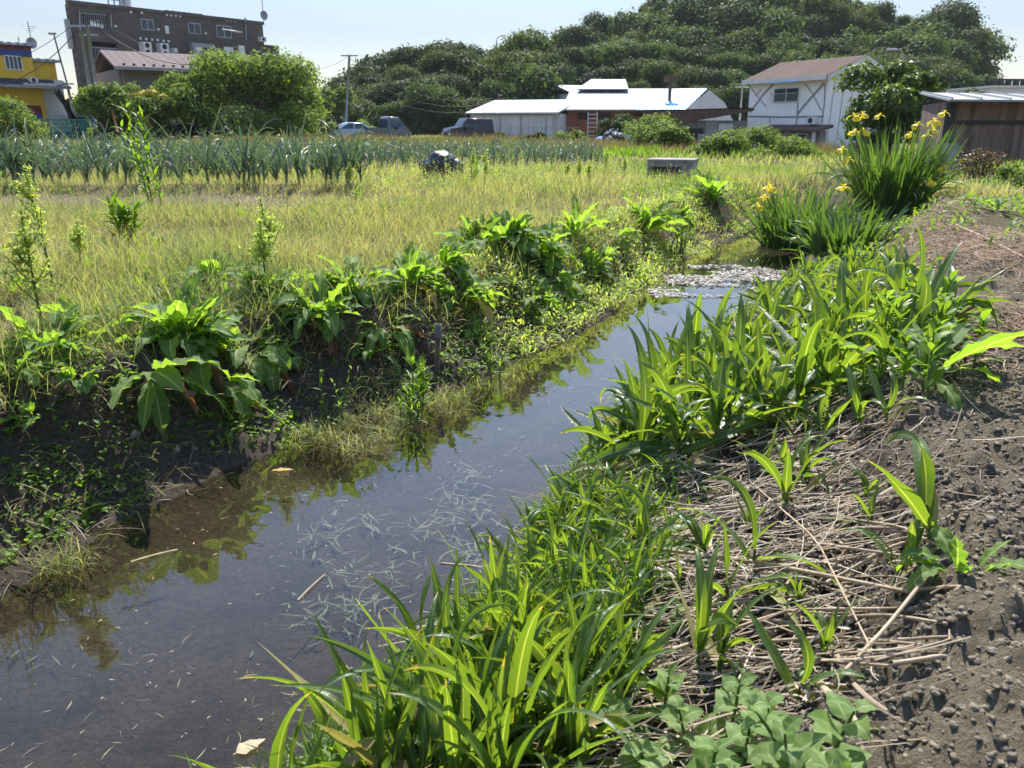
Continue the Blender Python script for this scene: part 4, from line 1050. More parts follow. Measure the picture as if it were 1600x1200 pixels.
single('bush', 'olive bush behind the white flowers left of the shack', 965, 178, 41, -.35, 1.1, 14, 3400, .13, m_crown, 77, 'bush', .05)
single('bush', 'bushy leafy mound right of the olive bush', 1056, 196, 35, -.35, 1.1, 14, 3400, .13, m_crown2, 78, 'bush', .0)
for i, (px, py, Y, cr) in enumerate(((1140, 212, 30, .75), (1180, 208, 31, .9), (1222, 214, 29, .8), (1100, 226, 30, .5))):
    single('ivy_mound', ['leftmost leafy mound at the foot of the shack', 'highest leafy mound before the white house', 'leafy mound below the white house porch', 'lowest leafy mound left of the shack door frame'][i], px, py, Y, -.45, cr * 1.5, 15, 4200, .11, m_crown2, 80 + i, 'bush', .0)
for i, (px, py, Y) in enumerate(((845, 204, 40), (905, 206, 41), (782, 212, 42), (875, 214, 39), (820, 214, 40))):
    single('weed_bush', ['green weedy bush below the right half of the white shed', 'green weedy bush below the brick wall', 'small weedy bush right of the dark wagon', 'low weedy bush between the shed and the brick wall', 'low weedy bush below the white shed centre'][i], px, py, Y, -.2, .8, 7, 1300, .12, m_crown2 if i % 2 else m_crown, 90 + i, 'bush', .0)
# white flowers beside the olive bush
p = at(968, 215, 38); rs = np.random.default_rng(12)
t = thing('white_flower_plant', 'plant with clusters of white flowers before the olive bush', 'flower', (p[0], 38, -.3))
a = Acc()
for dx, dz in ((-.45, .72), (-.2, .9), (.05, .85), (.42, .62), (.55, .55)): a.tube([(dx * .3, 0, 0), (dx, -.1, dz)], [.012, .006], 5)
a.build('stem', m_crown2, t)
for dx, dz in ((-.45, .72), (-.2, .9), (.05, .85), (.42, .62), (.55, .55)):
    V, v = crown_leaves([(dx, -.1, dz)], [.14], 90, .09, rs, .7, .3); a = Acc(); a.grid(V, v); a.build('flower', m_white, t)
V, v = crown_leaves([(0, 0, .3), (.35, 0, .25), (-.3, 0, .3)], [.3, .25, .25], 700, .12, rs); a = Acc(); a.grid(V, v); a.build('leaves', m_crown2, t)
# dark red weed bush before the plank shed
p = at(1535, 232, 14.5)
t = thing('red_weed_bush', 'twiggy dark red weed bush in front of the plank shed', 'bush', (p[0], 14.5, -.15)); rs = np.random.default_rng(14)
a = Acc()
for k in range(46):
    th = rs.uniform(0, 6.28); q = rs.uniform(.1, .55); h = rs.uniform(.4, .75)
    a.tube([(0.1 * math.cos(th), .1 * math.sin(th), 0), (q * .6 * math.cos(th), q * .6 * math.sin(th), h * .6), (q * math.cos(th), q * math.sin(th), h)], [.008, .005, .002], 4)
a.build('twigs', plain_mat('red_brown_twig', (.10, .05, .04), (.16, .09, .07), 9, .8, 0, 0), t)
V, v = crown_leaves([(-.25, 0, .38), (.25, 0, .42), (0, 0, .55), (.0, .2, .3)], [.33, .33, .25, .35], 1500, .05, rs, .9, .2); a = Acc(); a.grid(V, v)
a.build('leaves', leaf_mat('purple_leaf', (.06, .035, .03), (.13, .09, .06), .5, .35, 0), t)
single('bush', 'bright green weedy bush at the right edge below the shed planks', 1600, 268, 13, -.1, .55, 9, 2400, .06, m_crown2, 97, 'bush', .0)
# ================================================================== field plants and grasses
m_grass = leaf_mat('field_grass', (.135, .215, .05), (.39, .365, .17), .55, .5, 0, blotch=.2, tgain=(1.75, 1.75, .9), spec=.3)
m_drygrass = leaf_mat('dry_grass', (.34, .27, .13), (.46, .37, .21), .7, .35, 0, blotch=.2, tgain=(1.3, 1.2, .8))
m_redgrass = leaf_mat('reddish_grass', (.23, .15, .085), (.24, .22, .085), .7, .35, 0, blotch=.2, tgain=(1.5, 1.4, .8))
m_fresh = leaf_mat('fresh_weed', (.10, .19, .022), (.17, .27, .035), .5, .5, 0, blotch=.25, tgain=(2.1, 2.1, .7), spec=.35)
m_seed = leaf_mat('green_seed', (.27, .38, .08), (.44, .48, .15), .6, .5, 0, blotch=.2, tgain=(2.0, 2.0, .8))
m_leek = leaf_mat('leek_leaf', (.078, .125, .092), (.135, .185, .125), .45, .25, 0, tip=(.40, .33, .17), tipat=.97, blotch=.2, tgain=(1.6, 1.8, .9))
m_corn = leaf_mat('broad_grass_leaf', (.072, .145, .034), (.128, .21, .05), .40, .50, .6, (.30, .36, .16), veins=0, tip=(.30, .23, .10), tipat=1.02, stripe=.32, tgain=(2.7, 2.35, .5), blotch=.45, spec=.5)
m_dock = leaf_mat('dock_leaf', (.10, .19, .042), (.155, .25, .052), .66, .50, .85, (.33, .40, .17), veins=.22, tgain=(2.6, 2.6, .7), blotch=.35, spec=.35)
m_deaddock = leaf_mat('dead_dock_leaf', (.16, .08, .04), (.26, .13, .06), .7, .3, .5, (.2, .12, .06), blotch=.4, tgain=(1.5, 1.2, .8))
m_yellowleaf = leaf_mat('yellowed_leaf', (.52, .33, .05), (.55, .40, .10), .6, .35, .5, (.5, .4, .2), tgain=(1.2, 1.1, .6))
m_iris = leaf_mat('iris_leaf', (.055, .112, .03), (.10, .17, .045), .36, .40, 0, tip=None, blotch=.2, tgain=(2.1, 2.1, .7))
m_petal = leaf_mat('yellow_petal', (.84, .66, .03), (.86, .72, .05), .55, .35, 0, blotch=.05, tgain=(1.0, 1.0, .9))
m_nettle = leaf_mat('serrated_weed_leaf', (.10, .20, .035), (.22, .32, .085), .72, .42, .8, (.30, .36, .18), veins=.4, tgain=(2.0, 2.0, .6), blotch=.5)
m_straw = v_mat('dead_straw', [(0, (.12, .085, .055)), (.4, (.33, .25, .16)), (.75, (.47, .38, .26)), (1, (.58, .51, .40))], .7, 30, .1)
m_reed = plain_mat('dry_reed', (.46, .36, .235), (.27, .20, .125), 14, .6, 0, .15, 40, dirt=.25, spec=.4)
m_clod = plain_mat('dry_clod', (.31, .262, .185), (.16, .132, .092), 22, .95, 0, .9, 110)
m_stem = leaf_mat('green_stem', (.09, .15, .03), (.12, .17, .04), .45, .15, 0)

def on_land(n, x0, x1, y0, y1, rs, keep):
    x = rs.uniform(x0, x1, n); y = rs.uniform(y0, y1, n)
    z, soil, wet, bank = terrain(x, y)
    k = keep(x, y, z, soil, wet, bank)
    k = rs.random(n) < k
    return x[k], y[k], z[k]
def in_view(x, y, m=.08, zz=0.):
    d = y * math.cos(PITCH) + (CAM_Z - zz) * math.sin(PITCH)
    return np.abs(x) < d * (.64 + m)
def tufts(a, x, y, z, per, hgt, wid, rs, K=3, lean=(55, 88), bend=(10, 60), spread=.03, prof='grass', C=2, vlo=0., vhi=1., vsc=None):
    n = len(x) * per
    X = np.repeat(x, per) + rs.normal(0, spread, n); Y = np.repeat(y, per) + rs.normal(0, spread, n); Z = np.repeat(z, per) - .01
    hh = np.repeat(hgt if np.ndim(hgt) else np.full(len(x), hgt), per) * rs.uniform(.5, 1.25, n)
    V = leaves(np.stack([X, Y, Z], -1), rs.uniform(0, 6.28, n), R(1) * rs.uniform(*lean, n), R(1) * rs.uniform(*bend, n), hh, wid * rs.uniform(.6, 1.4, n), prof, K, C, twist=rs.normal(0, .7, n))
    v = rs.uniform(vlo, vhi, n) if vsc is None else np.clip(np.repeat(vsc, per) + rs.normal(0, .22, n), 0, 1)
    a.grid(V, v)

rs = np.random.default_rng(101)
def left_of(x, y, off=0.):
    xl, xr, xs = edges(y); return x < xl - off
# ---- near field grass on the left land
def k_near(x, y, z, soil, wet, bank):
    xl, xr, xs = edges(y); d = (xl - x) * .87
    dens = (.42 + .58 * sstep(-.35, .3, fbm(x, y, .9, 3, 51)))
    return in_view(x, y) * (d > .42) * np.where(d < .75, .6, 1) * dens * (1 - .88 * soil)
x, y, z = on_land(36000, -8.5, 4.2, 2.2, 9.5, rs, k_near)
a = Acc(); dry = np.clip(.58 + 1.5 * fbm(x, y, .8, 3, 52), 0, 1)
tufts(a, x, y, z, 6, .13 + .22 * sstep(-.5, .6, fbm(x, y, 1.1, 3, 53)), .0042, rs, 3, (45, 89), (5, 80), .032, vsc=dry)
tag(a.build('field_grass', m_grass), 'yellow green meadow grass on the left bank', 'grass', kind='stuff')
x, y, z = on_land(26000, -9, 7, 8.5, 19, rs, lambda x, y, z, soil, wet, bank: in_view(x, y) * (wet < .5) * (.4 + .6 * sstep(-.4, .3, fbm(x, y, .6, 3, 54))) * (1 - .9 * soil) * np.where(left_of(x, y, .5), 1, .5 * (np.abs(x) > 0) * (y > 11)))
a = Acc(); dry = np.clip(.55 + 1.6 * fbm(x, y, .6, 3, 55), 0, 1)
tufts(a, x, y, z, 5, (.16 + .14 * sstep(-.4, .5, fbm(x, y, .5, 2, 56))) * np.where((y < 11.9) & (x < -1.5), .55, 1), .0075, rs, 2, (50, 89), (5, 60), .05, vsc=dry)
tag(a.build('field_grass', m_grass), 'mixed grass between the ditch and the leek rows', 'grass', kind='stuff')
# dry thatch under the grass
x, y, z = on_land(24000, -8.5, 4, 2.2, 13, rs, lambda x, y, z, soil, wet, bank: in_view(x, y) * left_of(x, y, .35) * (1 - .7 * soil))
a = Acc(); tufts(a, x, y, z, 4, .14, .0045, rs, 2, (5, 60), (0, 60), .06)
tag(a.build('dry_grass', m_drygrass), 'dry straw coloured thatch under the meadow grass', 'grass', kind='stuff')
# ---- far grass
x, y, z = on_land(34000, -40, 34, 18, 66, rs, lambda x, y, z, soil, wet, bank: in_view(x, y) * np.where((y > 19) & (y < 29) & (x < 1.5 + .03 * y), .12, 1) * (.35 + .65 * sstep(-.4, .3, fbm(x, y, .25, 3, 57))))
a = Acc(); dry = np.clip(.4 + 1.1 * fbm(x, y, .2, 3, 58), 0, 1)
tufts(a, x, y, z, 5, .26 + .14 * fbm(x, y, .3, 2, 59), .026, rs, 2, (50, 88), (5, 50), .16, vsc=dry)
tag(a.build('far_grass', m_grass), 'rough grass beyond the leek field', 'grass', kind='stuff')
# reddish seeding grass in front of the cars
x, y, z = on_land(9000, -14, 14, 31, 44, rs, lambda x, y, z, soil, wet, bank: in_view(x, y) * sstep(-.5, .2, fbm(x, y, .35, 3, 60)))
a = Acc(); tufts(a, x, y, z, 6, .52 + .3 * fbm(x, y, .4, 2, 61), .028, rs, 2, (55, 89), (0, 40), .14)
tag(a.build('reddish_grass', m_redgrass), 'reddish brown seeding grass in front of the parked cars', 'grass', kind='stuff')
x, y, z = on_land(9000, -14, 14, 29, 40, rs, lambda x, y, z, soil, wet, bank: in_view(x, y) * sstep(-.1, .4, fbm(x, y, .45, 3, 62)))
a = Acc(); tufts(a, x, y, z, 6, .42, .035, rs, 2, (45, 85), (0, 50), .16)
tag(a.build('weed_grass', m_fresh), 'bright green weeds along the front of the reddish grass', 'grass', kind='stuff')

# ---- leeks
def leek_mesh(seed, n=9):
    r_ = np.random.default_rng(seed); a = Acc()
    az = np.where(np.arange(n) % 2, 0, math.pi) + r_.normal(0, .35, n) + r_.uniform(0, 3.1)
    el = R(1) * np.linspace(88, 55, n) - r_.uniform(0, .1, n)
    kink = R(1) * np.where(r_.random(n) < .45, r_.uniform(60, 130, n), r_.uniform(5, 40, n))
    V = leaves(np.stack([.006 * np.cos(az), .006 * np.sin(az), r_.uniform(.08, .16, n)], -1), az, el, kink, r_.uniform(.45, .75, n), r_.uniform(.022, .036, n), 'leek', 7, 3, fold=.7, power=3.0, twist=r_.normal(0, .4, n))
    a.grid(V, r_.random(n)); a.tube([(0, 0, -.03), (0, 0, .08), (0, 0, .2)], [.017, .016, .010], 7, .9)
    return a
leek_protos = []
for i in range(7):
    o = leek_mesh(200 + i, 7 + i % 4).build('leek', m_leek); leek_protos.append(o)
lk = np.random.default_rng(21); used_l = [False] * 7
LG = 'leeks standing in rows'
def put_leek(x, y, s, label):
    k = int(lk.integers(7)); z = float(H(x, y))
    o = leek_protos[k]
    if used_l[k]: o = o.copy(); COL.objects.link(o)
    used_l[k] = True
    o.location = (x, y, z); o.rotation_euler = (lk.normal(0, .15), lk.normal(0, .15), lk.uniform(0, 6.28)); o.scale = (s, s, s * lk.uniform(.9, 1.1))
    tag(o, label, 'leek', LG)
cnt = 0
for row in range(5):
    yb = 12.5 + 1.0 * row; x = -1.35 * row * .3 - 2.3
    while x > -10.5 - row * .9 and cnt < 210:
        yy_ = yb - .03 * x + lk.normal(0, .05)
        if in_view(np.array(x), np.array(yy_), .03): put_leek(x, yy_, lk.uniform(.75, 1.5), 'grey green leek with yellowed drooping tips in the nearer rows'); cnt += 1
        x -= lk.choice((.07, .12, .2, .34)) + .05 * row
cnt = 0
for row in range(2):
    x = 1.6
    while x > -13 and cnt < 90:
        put_leek(x, 19.2 + row * 1.0 + lk.normal(0, .06), lk.uniform(.7, .95), 'blue green leek along the front of the far leek bed'); cnt += 1; x -= lk.uniform(.2, .4)
pr_ = [leek_mesh(230 + i, 8) for i in range(5)]
a = Acc()
for row in range(8):
    yb = 21 + row * 1.0; xmax = 1.9 + .02 * yb; n = int((xmax + 17 + row * .5) / .16)
    xs_ = xmax - np.arange(n) * .16 + lk.normal(0, .03, n)
    for k in range(n):
        if not in_view(np.array(xs_[k]), np.array(yb)): continue
        th = lk.uniform(0, 6.28); s = lk.uniform(.7, 1.0); c, s_ = math.cos(th) * s, math.sin(th) * s
        m_ = int(lk.integers(5)); V = pr_[m_].V[0].reshape(-1, 8, 3, 3)[:, ::2][:, :, ::2]
        W_ = np.stack([V[..., 0] * c - V[..., 1] * s_ + xs_[k], V[..., 0] * s_ + V[..., 1] * c + yb + lk.normal(0, .06), V[..., 2] * s], -1)
        a.grid(W_, lk.random(len(W_)))
tag(a.build('leek_bed', m_leek), 'far bed of blue green leeks in many close rows', 'leeks', kind='stuff')

# ---- dock plants on the left bank
def dock(name, label, base, seed, n=18, L=.28, W=.085, stalk=0., dead=0, el=(5, 80), sc=1., lean=(0, 0), yel=0):
    r_ = np.random.default_rng(seed)
    t = thing(name, label, 'dock plant', base)
    az = r_.uniform(0, 6.28, n); e = R(1) * r_.uniform(*el, n)
    a = Acc(); Ls = L * r_.uniform(.65, 1.25, n)
    V = leaves(np.stack([.03 * np.cos(az), .03 * np.sin(az), np.full(n, .0)], -1), az, e, R(1) * r_.uniform(25, 120, n), Ls, W * r_.uniform(.55, 1.05, n), 'dock', 12, 7, fold=.28, wave=.36, wfreq=4.2, twist=r_.normal(0, .5, n), power=1.3, drift=r_.normal(0, .3, n), rng=r_)
    a.grid(V, r_.random(n)); a.build('leaves', m_dock, t)
    if dead:
        az = r_.uniform(-1.6, .6, dead); a = Acc()
        V = leaves(np.stack([.02 * np.cos(az), .02 * np.sin(az), np.full(dead, -.02)], -1), az, R(1) * r_.uniform(-30, 10, dead), R(1) * r_.uniform(40, 80, dead), L * r_.uniform(.8, 1.2, dead), W * .55, 'dock', 12, 7, fold=.9, wave=.6, wfreq=4, twist=r_.normal(0, 1, dead), rng=r_)
        a.grid(V, r_.random(dead)); a.build('dead_leaf', m_deaddock, t)
    if yel:
        a = Acc(); V = leaves([(0.02, -.02, 0)], [-.6], [R(10)], [R(95)], [L * 1.1], [W * .8], 'dock', 12, 7, fold=.4, wave=.4, rng=r_); a.grid(V, .5); a.build('yellow_leaf', m_yellowleaf, t)
    if stalk:
        seed_stalk(t, stalk, r_, lean, 1.6)
    return t
def seed_stalk(t, h, r_, lean=(0, 0), dens=1.0, mat=None):
    s = np.linspace(0, 1, 9)[:, None]; pts = np.concatenate([lean[0] * s ** 1.5, lean[1] * s ** 1.5, h * s], 1)
    a = Acc(); a.tube(pts, np.linspace(.008, .003, 9), 6)
    heads = [(pts[int(8 * k)], None) for k in ()]
    br = []
    for k in range(9):
        q = r_.uniform(.42, .85); p = pts[int(q * 8)]; th = r_.uniform(0, 6.28); l = h * r_.uniform(.12, .24) * (1.15 - q)
        l *= 2.1
        e = p + np.array([math.cos(th) * l * .6, math.sin(th) * l * .6, l * .9]); a.tube([p, (p + e) / 2 + np.array([0, 0, -.01]), e], [.004, .003, .002], 5); br.append((p, e))
    a.build('flower_stalk', m_stem, t)
    P_ = []
    for k in range(int(420 * dens * h)):
        q = .45 + .55 * r_.random(); P_.append(pts[0] * 0 + np.array([np.interp(q, s[:, 0], pts[:, i]) for i in range(3)]))
    for p, e in br:
        for k in range(int(55 * dens)): P_.append(p + (e - p) * r_.uniform(.25, 1))
    P_ = np.array(P_); n = len(P_); P_[:, :2] += r_.normal(0, 1, (n, 2)) * (.010 + .022 * np.clip(1 - P_[:, 2:] / h, 0, 1)); P_[:, 2] += .012 * np.sin(P_[:, 2] * 160)
    az = r_.uniform(0, 6.28, n); V = leaves(P_, az, R(1) * r_.uniform(-30, 60, n), R(1) * r_.uniform(-20, 60, n), r_.uniform(.012, .034, n), r_.uniform(.007, .014, n), 'lance', 2, 2, twist=r_.normal(0, 1, n))
    a = Acc(); a.grid(V, r_.random(n)); a.build('seed_heads', mat or m_seed, t)
    n = 8; q = r_.uniform(.15, .7, n); b = np.stack([np.interp(q, s[:, 0], pts[:, i]) for i in range(3)], -1)
    V = leaves(b, r_.uniform(0, 6.28, n), R(1) * r_.uniform(10, 60, n), R(1) * r_.uniform(40, 100, n), h * r_.uniform(.1, .2, n), h * r_.uniform(.018, .04, n), 'lance', 7, 3, fold=.3, wave=.2, rng=r_)
    a = Acc(); a.grid(V, r_.random(n)); a.build('stalk_leaves', m_dock, t)
def g3(px, py): return ground(px, py)
dk = [
 ('large dock with broad wavy leaves hanging over the water at the left bank', (285, 545), 80, .29, .115, 0, 2, (-15, 85), 0),
 ('dock at the left edge carrying a tall green seed stalk', (75, 560), 34, .24, .085, .62, 1, (10, 80), 0),
 ('dock behind the large one with a leafy upright flower stalk', (418, 470), 62, .27, .10, .46, 2, (0, 80), 0),
 ('dock at the bank edge above a fan of dead brown leaves', (500, 500), 46, .26, .095, 0, 3, (0, 75), 0),
 ('dock with pale torn leaves beside the iron pipe', (640, 450), 44, .25, .09, 0, 1, (5, 85), 1),
 ('lush bright dock clump at the bank corner before the far water', (800, 395), 120, .34, .12, 0, 1, (0, 88), 0),
 ('dock with upright leaves behind the lush clump', (745, 400), 54, .31, .11, .3, 0, (20, 88), 0),
 ('low dock between the iron pipe and the lush clump', (720, 470), 22, .30, .10, 0, 2, (0, 65), 1),
 ('dock hanging down the bank right of the lush clump', (870, 450), 24, .36, .125, 0, 0, (-20, 60), 0),
 ('small dock in the grass above the right bank bend', (900, 375), 22, .36, .11, 0, 0, (15, 85), 0),
 ('pair of dock leaves standing at the far left edge', (12, 470), 7, .24, .07, 0, 0, (40, 85), 0),
 ('far dock above the muddy bend of the ditch', (1010, 365), 28, .44, .14, 0, 0, (10, 85), 0),
 ('farthest dock patch on the left bank below the culvert box', (1110, 318), 40, .50, .16, 0, 0, (10, 85), 0),
 ('flat dock spreading at the left edge of the bank top', (150, 525), 20, .27, .09, 0, 0, (0, 60), 0),
 ('dock sprawling over the bank between two dead leaf fans', (555, 460), 34, .32, .11, 0, 0, (-5, 75), 0),
 ('low dock leaves in the grass behind the leafy stalk', (335, 455), 24, .28, .095, 0, 0, (0, 70), 0),
 ('dock in the grass above the pipe with curled leaves', (690, 425), 22, .30, .10, 0, 0, (10, 80), 0),
 ('dock tucked against the large one on its right side', (385, 560), 18, .28, .10, 0, 1, (-20, 60), 0),
 ('weak dock with drooping leaves on the left mud slope', (15, 590), 12, .22, .08, 0, 0, (0, 70), 0),
 ('dock leaning over the muddy ledge left of the pipe', (600, 520), 16, .26, .09, 0, 2, (-20, 50), 0),
 ('bright dock on the bank edge past the lush clump', (850, 400), 24, .36, .12, 0, 0, (0, 80), 0)]
for i, (lab, (px, py), n, L, W, st, dead, el, yel) in enumerate(dk):
    g = g3(px, py); dock('dock_plant', lab, (g[0], g[1], g[2] + .02), 300 + i, n, L, W, st, dead, el, yel=yel)
# tall seeding docks in the field
for i, (px, yb, pt, lab) in enumerate(((735, 300, 232, 'tall seeding dock stalk just right of the black bag'), (757, 300, 236, 'second tall seeding dock stalk right of the black bag'), (548, 300, 255, 'seeding dock stalk among the nearer leek ends'), (88, 470, 262, 'tall pale seeding stalk at the left rising over the leeks'), (130, 445, 345, 'shorter seeding stalk beside the tall pale one'), (428, 440, 310, 'leafy seeding stalk above the dock on the bank'), (905, 290, 245, 'thin seeding stalk left of the culvert box'), (945, 282, 232, 'tallest seeding stalk left of the culvert box'), (975, 285, 245, 'seeding stalk nearest the culvert box'), (922, 300, 252, 'seeding stalk with side branches left of the culvert box'), (885, 285, 255, 'pale seeding stalk in the weeds right of the black bag'), (1410, 290, 215, 'x'))):
    if lab == 'x': continue
    g = g3(px, yb); h = at(px, pt, g[1])[2] - g[2]
    t = thing('seeding_stalk', lab, 'weed', g); r_ = np.random.default_rng(330 + i); seed_stalk(t, max(h, .25), r_, (r_.normal(0, .05), 0), 1.3)
# lanceolate weeds
def lance_weed(name, label, base, h, seed, n=26, L=.14, W=.022, lean=(0, 0), stems=1, el=(20, 70), mat=None, buds=0):
    r_ = np.random.default_rng(seed); t = thing(name, label, 'weed', base); a = Acc(); b = Acc()
    for k in range(stems):
        dx, dy = (r_.normal(0, .05), r_.normal(0, .05)) if stems > 1 else (0, 0); hh = h * (1 if k == 0 else r_.uniform(.6, 1))
        s = np.linspace(0, 1, 8)[:, None]; ln = (lean[0] + (r_.normal(0, .12) * h if stems > 1 else 0), lean[1] + (r_.normal(0, .1) * h if stems > 1 else 0))
        pts = np.concatenate([dx + ln[0] * s ** 1.4, dy + ln[1] * s ** 1.4, hh * s], 1); b.tube(pts, np.linspace(.005, .002, 8) * (1 + h), 6)
        m = n // stems; q = np.linspace(.12, 1, m); bb = np.stack([np.interp(q, s[:, 0], pts[:, i]) for i in range(3)], -1)
        az = np.arange(m) * 2.4 + r_.normal(0, .3, m)
        V = leaves(bb, az, R(1) * (r_.uniform(*el, m) + 18 * q), R(1) * r_.uniform(10, 70, m), L * r_.uniform(.7, 1.15, m) * (1.1 - .45 * q), W * r_.uniform(.8, 1.2, m), 'lance', 6, 3, fold=.35)
        a.grid(V, r_.random(m))
    a.build('leaves', mat or m_fresh, t); b.build('stem', m_stem, t)
    return t
for i, (px, py, pt, n, L, W, st, lab, ln) in enumerate((
    (240, 330, 168, 96, .26, .034, 5, 'tall slender weed rising from the field in front of the leeks', -.12),
    (200, 385, 322, 84, .26, .045, 6, 'bright clump of lance shaped leaves in the left field', 0),
    (655, 640, 560, 60, .13, .020, 5, 'fresh lance leaved weed beside the iron pipe', 0),
    (640, 665, 600, 40, .10, .016, 5, 'lower lance leaved weed at the water edge left of the pipe', 0),
    (530, 660, 575, 24, .06, .014, 3, 'thin yellow budded weed at the muddy ledge', 0),
    (745, 290, 255, 30, .3, .045, 3, 'lance leaved weed at the foot of the seeding stalks by the bag', 0),
    (770, 590, 540, 26, .09, .018, 4, 'small weed on the mud right of the iron pipe', 0),
    (1060, 400, 345, 60, .20, .02, 8, 'grassy tuft at the water edge before the foam', 0),
    (1330, 640, 560, 30, .10, .03, 4, 'leafy weed under the broad grass on the right bank', 0),
    (560, 320, 290, 24, .2, .03, 4, 'bright weed between the grass and the leek row ends', 0))):
    g = g3(px, py); h = at(px, pt, g[1])[2] - g[2]
    lance_weed('lance_leaf_weed', lab, g, max(h, .1), 350 + i, n, L, W, (ln, 0), st)

# ---- iris clumps
def iris(label, base, seed, n, h, rad, flowers, spread=12):
    r_ = np.random.default_rng(seed); t = thing('iris_clump', label, 'iris', base)
    q = np.sqrt(r_.random(n)); th = r_.uniform(0, 6.28, n); bx = q * rad * np.cos(th); by = q * rad * np.sin(th) * .8
    az = th + r_.normal(0, .5, n); el = R(1) * (90 - np.abs(r_.normal(0, spread, n)) - 10 * q)
    bd = R(1) * np.where(r_.random(n) < .18, r_.uniform(70, 150, n), r_.uniform(2, 35, n))
    L = h * r_.uniform(.55, 1.08, n)
    V = leaves(np.stack([bx, by, np.full(n, -.03)], -1), az, el, bd, L, r_.uniform(.022, .048, n), 'blade', 9, 3, fold=.25, twist=r_.normal(0, .9, n), power=1.9)
    a = Acc(); a.grid(V, r_.random(n)); a.build('leaves', m_iris, t)
    stems = Acc()
    for (px, py, dy, kind) in flowers:
        w = at(px, py, base[1] + dy); p = w - np.array(base)
        b = np.array((p[0] * .55 + r_.normal(0, .03), dy * .6, 0)); s = np.linspace(0, 1, 7)[:, None]
        pts = b * (1 - s) + p * s; pts[:, 0] += (p[0] - b[0]) * (s[:, 0] ** 2 - s[:, 0]) * .5
        stems.tube(pts, np.linspace(.007, .004, 7), 6)
        fa_ = Acc(); a0 = r_.uniform(0, 6.28)
        if kind == 'f':
            aa = a0 + np.arange(3) * 2.094; s_ = r_.uniform(.85, 1.2)
            fa_.grid(leaves(np.tile(p, (3, 1)), aa, R(38), R(1) * r_.uniform(125, 165, 3), .13 * s_, .085 * s_, 'petal', 8, 5, fold=-.15, wave=.15, rng=r_), r_.random(3))
            fa_.grid(leaves(np.tile(p, (3, 1)), aa + 1.05, R(70), R(50), .06 * s_, .026, 'petal', 5, 3, fold=.3), r_.random(3))
            fa_.grid(leaves(np.tile(p, (3, 1)), aa, R(45), R(70), .05 * s_, .022, 'petal', 5, 3, fold=.3), r_.random(3))
            fl = fa_.build('flower', m_petal, t)
        else:
            fa_.grid(leaves(np.tile(p - np.array((0, 0, .03)), (4, 1)), a0 + np.arange(4) * 1.57, R(80), R(-15), .07, .022, 'lance', 5, 3, fold=.6), r_.random(4)); fl = fa_.build('bud', m_petal if kind == 'b' else m_seed, t)
    if flowers: stems.build('flower_stems', m_stem, t)
    return t
g = g3(1388, 338)
iris('tall iris clump with many yellow flowers on the right bank', (g[0], g[1], g[2]), 400, 400, 1.38, .42,
     [(1335, 182, .1, 'f'), (1348, 179, .0, 'f'), (1335, 206, -.2, 'f'), (1350, 205, -.1, 'f'), (1316, 233, -.5, 'f'), (1325, 250, -.6, 'f'), (1374, 181, .2, 'f'), (1434, 195, 0, 'f'), (1422, 210, -.1, 'f'), (1460, 190, .1, 'f'), (1475, 177, .1, 'f'), (1458, 203, -.1, 'f'), (1448, 212, -.2, 'f'), (1474, 262, -.5, 'f'), (1452, 283, -.6, 'f'), (1318, 293, -.7, 'f'), (1406, 159, 0, 'b'), (1382, 230, 0, 's'), (1396, 206, 0, 's'), (1410, 240, .1, 'b'), (1380, 226, .1, 's'), (1402, 200, .1, 's'), (1430, 248, 0, 's')])
g = g3(1245, 385)
iris('shorter grassy iris clump at the water edge', (g[0], g[1], g[2]), 401, 380, .86, .46, [(1184, 322, -.3, 'f'), (1203, 293, -.2, 'f'), (1194, 308, -.2, 'f')], 20)
g = g3(1320, 395)
iris('low leafy iris clump in front of the tall one', (g[0], g[1], g[2]), 402, 200, .62, .36, [], 30)
# ================================================================== right bank and water details
rf = np.random.default_rng(55)
m_drycorn = leaf_mat('dried_blade', (.34, .27, .12), (.30, .33, .10), .6, .35, .4, (.4, .33, .2), blotch=.5, tgain=(1.5, 1.4, .7), spec=.3)
BG = 'broad grass plants on the right bank'
def broad_proto(seed, n, L, W, h, label, el=(35, 85), name='broad_grass'):
    r_ = np.random.default_rng(seed); t = thing(name, label, 'grass plant', (0, 0, 0), 0, BG)
    a = Acc(); az = r_.uniform(0, 3.14) + np.where(np.arange(n) % 2, 0, math.pi) + r_.normal(0, .5, n)
    q = np.linspace(.05, 1, n); e = R(1) * (np.linspace(el[0], el[1], n) + r_.normal(0, 14, n))
    V = leaves(np.stack([.004 * np.cos(az), .004 * np.sin(az), q * h], -1), az, e, R(1) * np.where(r_.random(n) < .3, r_.uniform(90, 165, n), r_.uniform(0, 75, n)), L * r_.uniform(.55, 1.3, n) * (1.1 - .3 * np.abs(q - .5)), W * r_.uniform(.6, 1.3, n), 'corn', 12, 5, fold=.34, wave=.16, wfreq=2.2, twist=r_.normal(0, 1.4, n), power=r_.uniform(1.1, 3.2, (n, 1)), drift=r_.normal(0, .25, n), rng=r_)
    nd = max(1, n // 6); a.grid(V[nd:], r_.random(n - nd)); a.build('leaves', m_corn, t); a = Acc(); a.grid(V[:nd], r_.random(nd)); a.build('dry_leaf', m_drycorn, t)
    a = Acc(); a.tube([(0, 0, -.04), (0, 0, h * .5), (0, 0, h * 1.05)], [.008, .0065, .004], 7); a.build('stem', m_stem, t)
    return t
LB = 'broad leaved grass plant with arching ribbed blades in the dense right bank clump'
LM = 'smaller broad leaved grass plant in the bright patch lower on the right bank'
protoB = [broad_proto(500 + i, 6 + i % 4, .40, .050, .16, LB, (8, 84)) for i in range(6)]
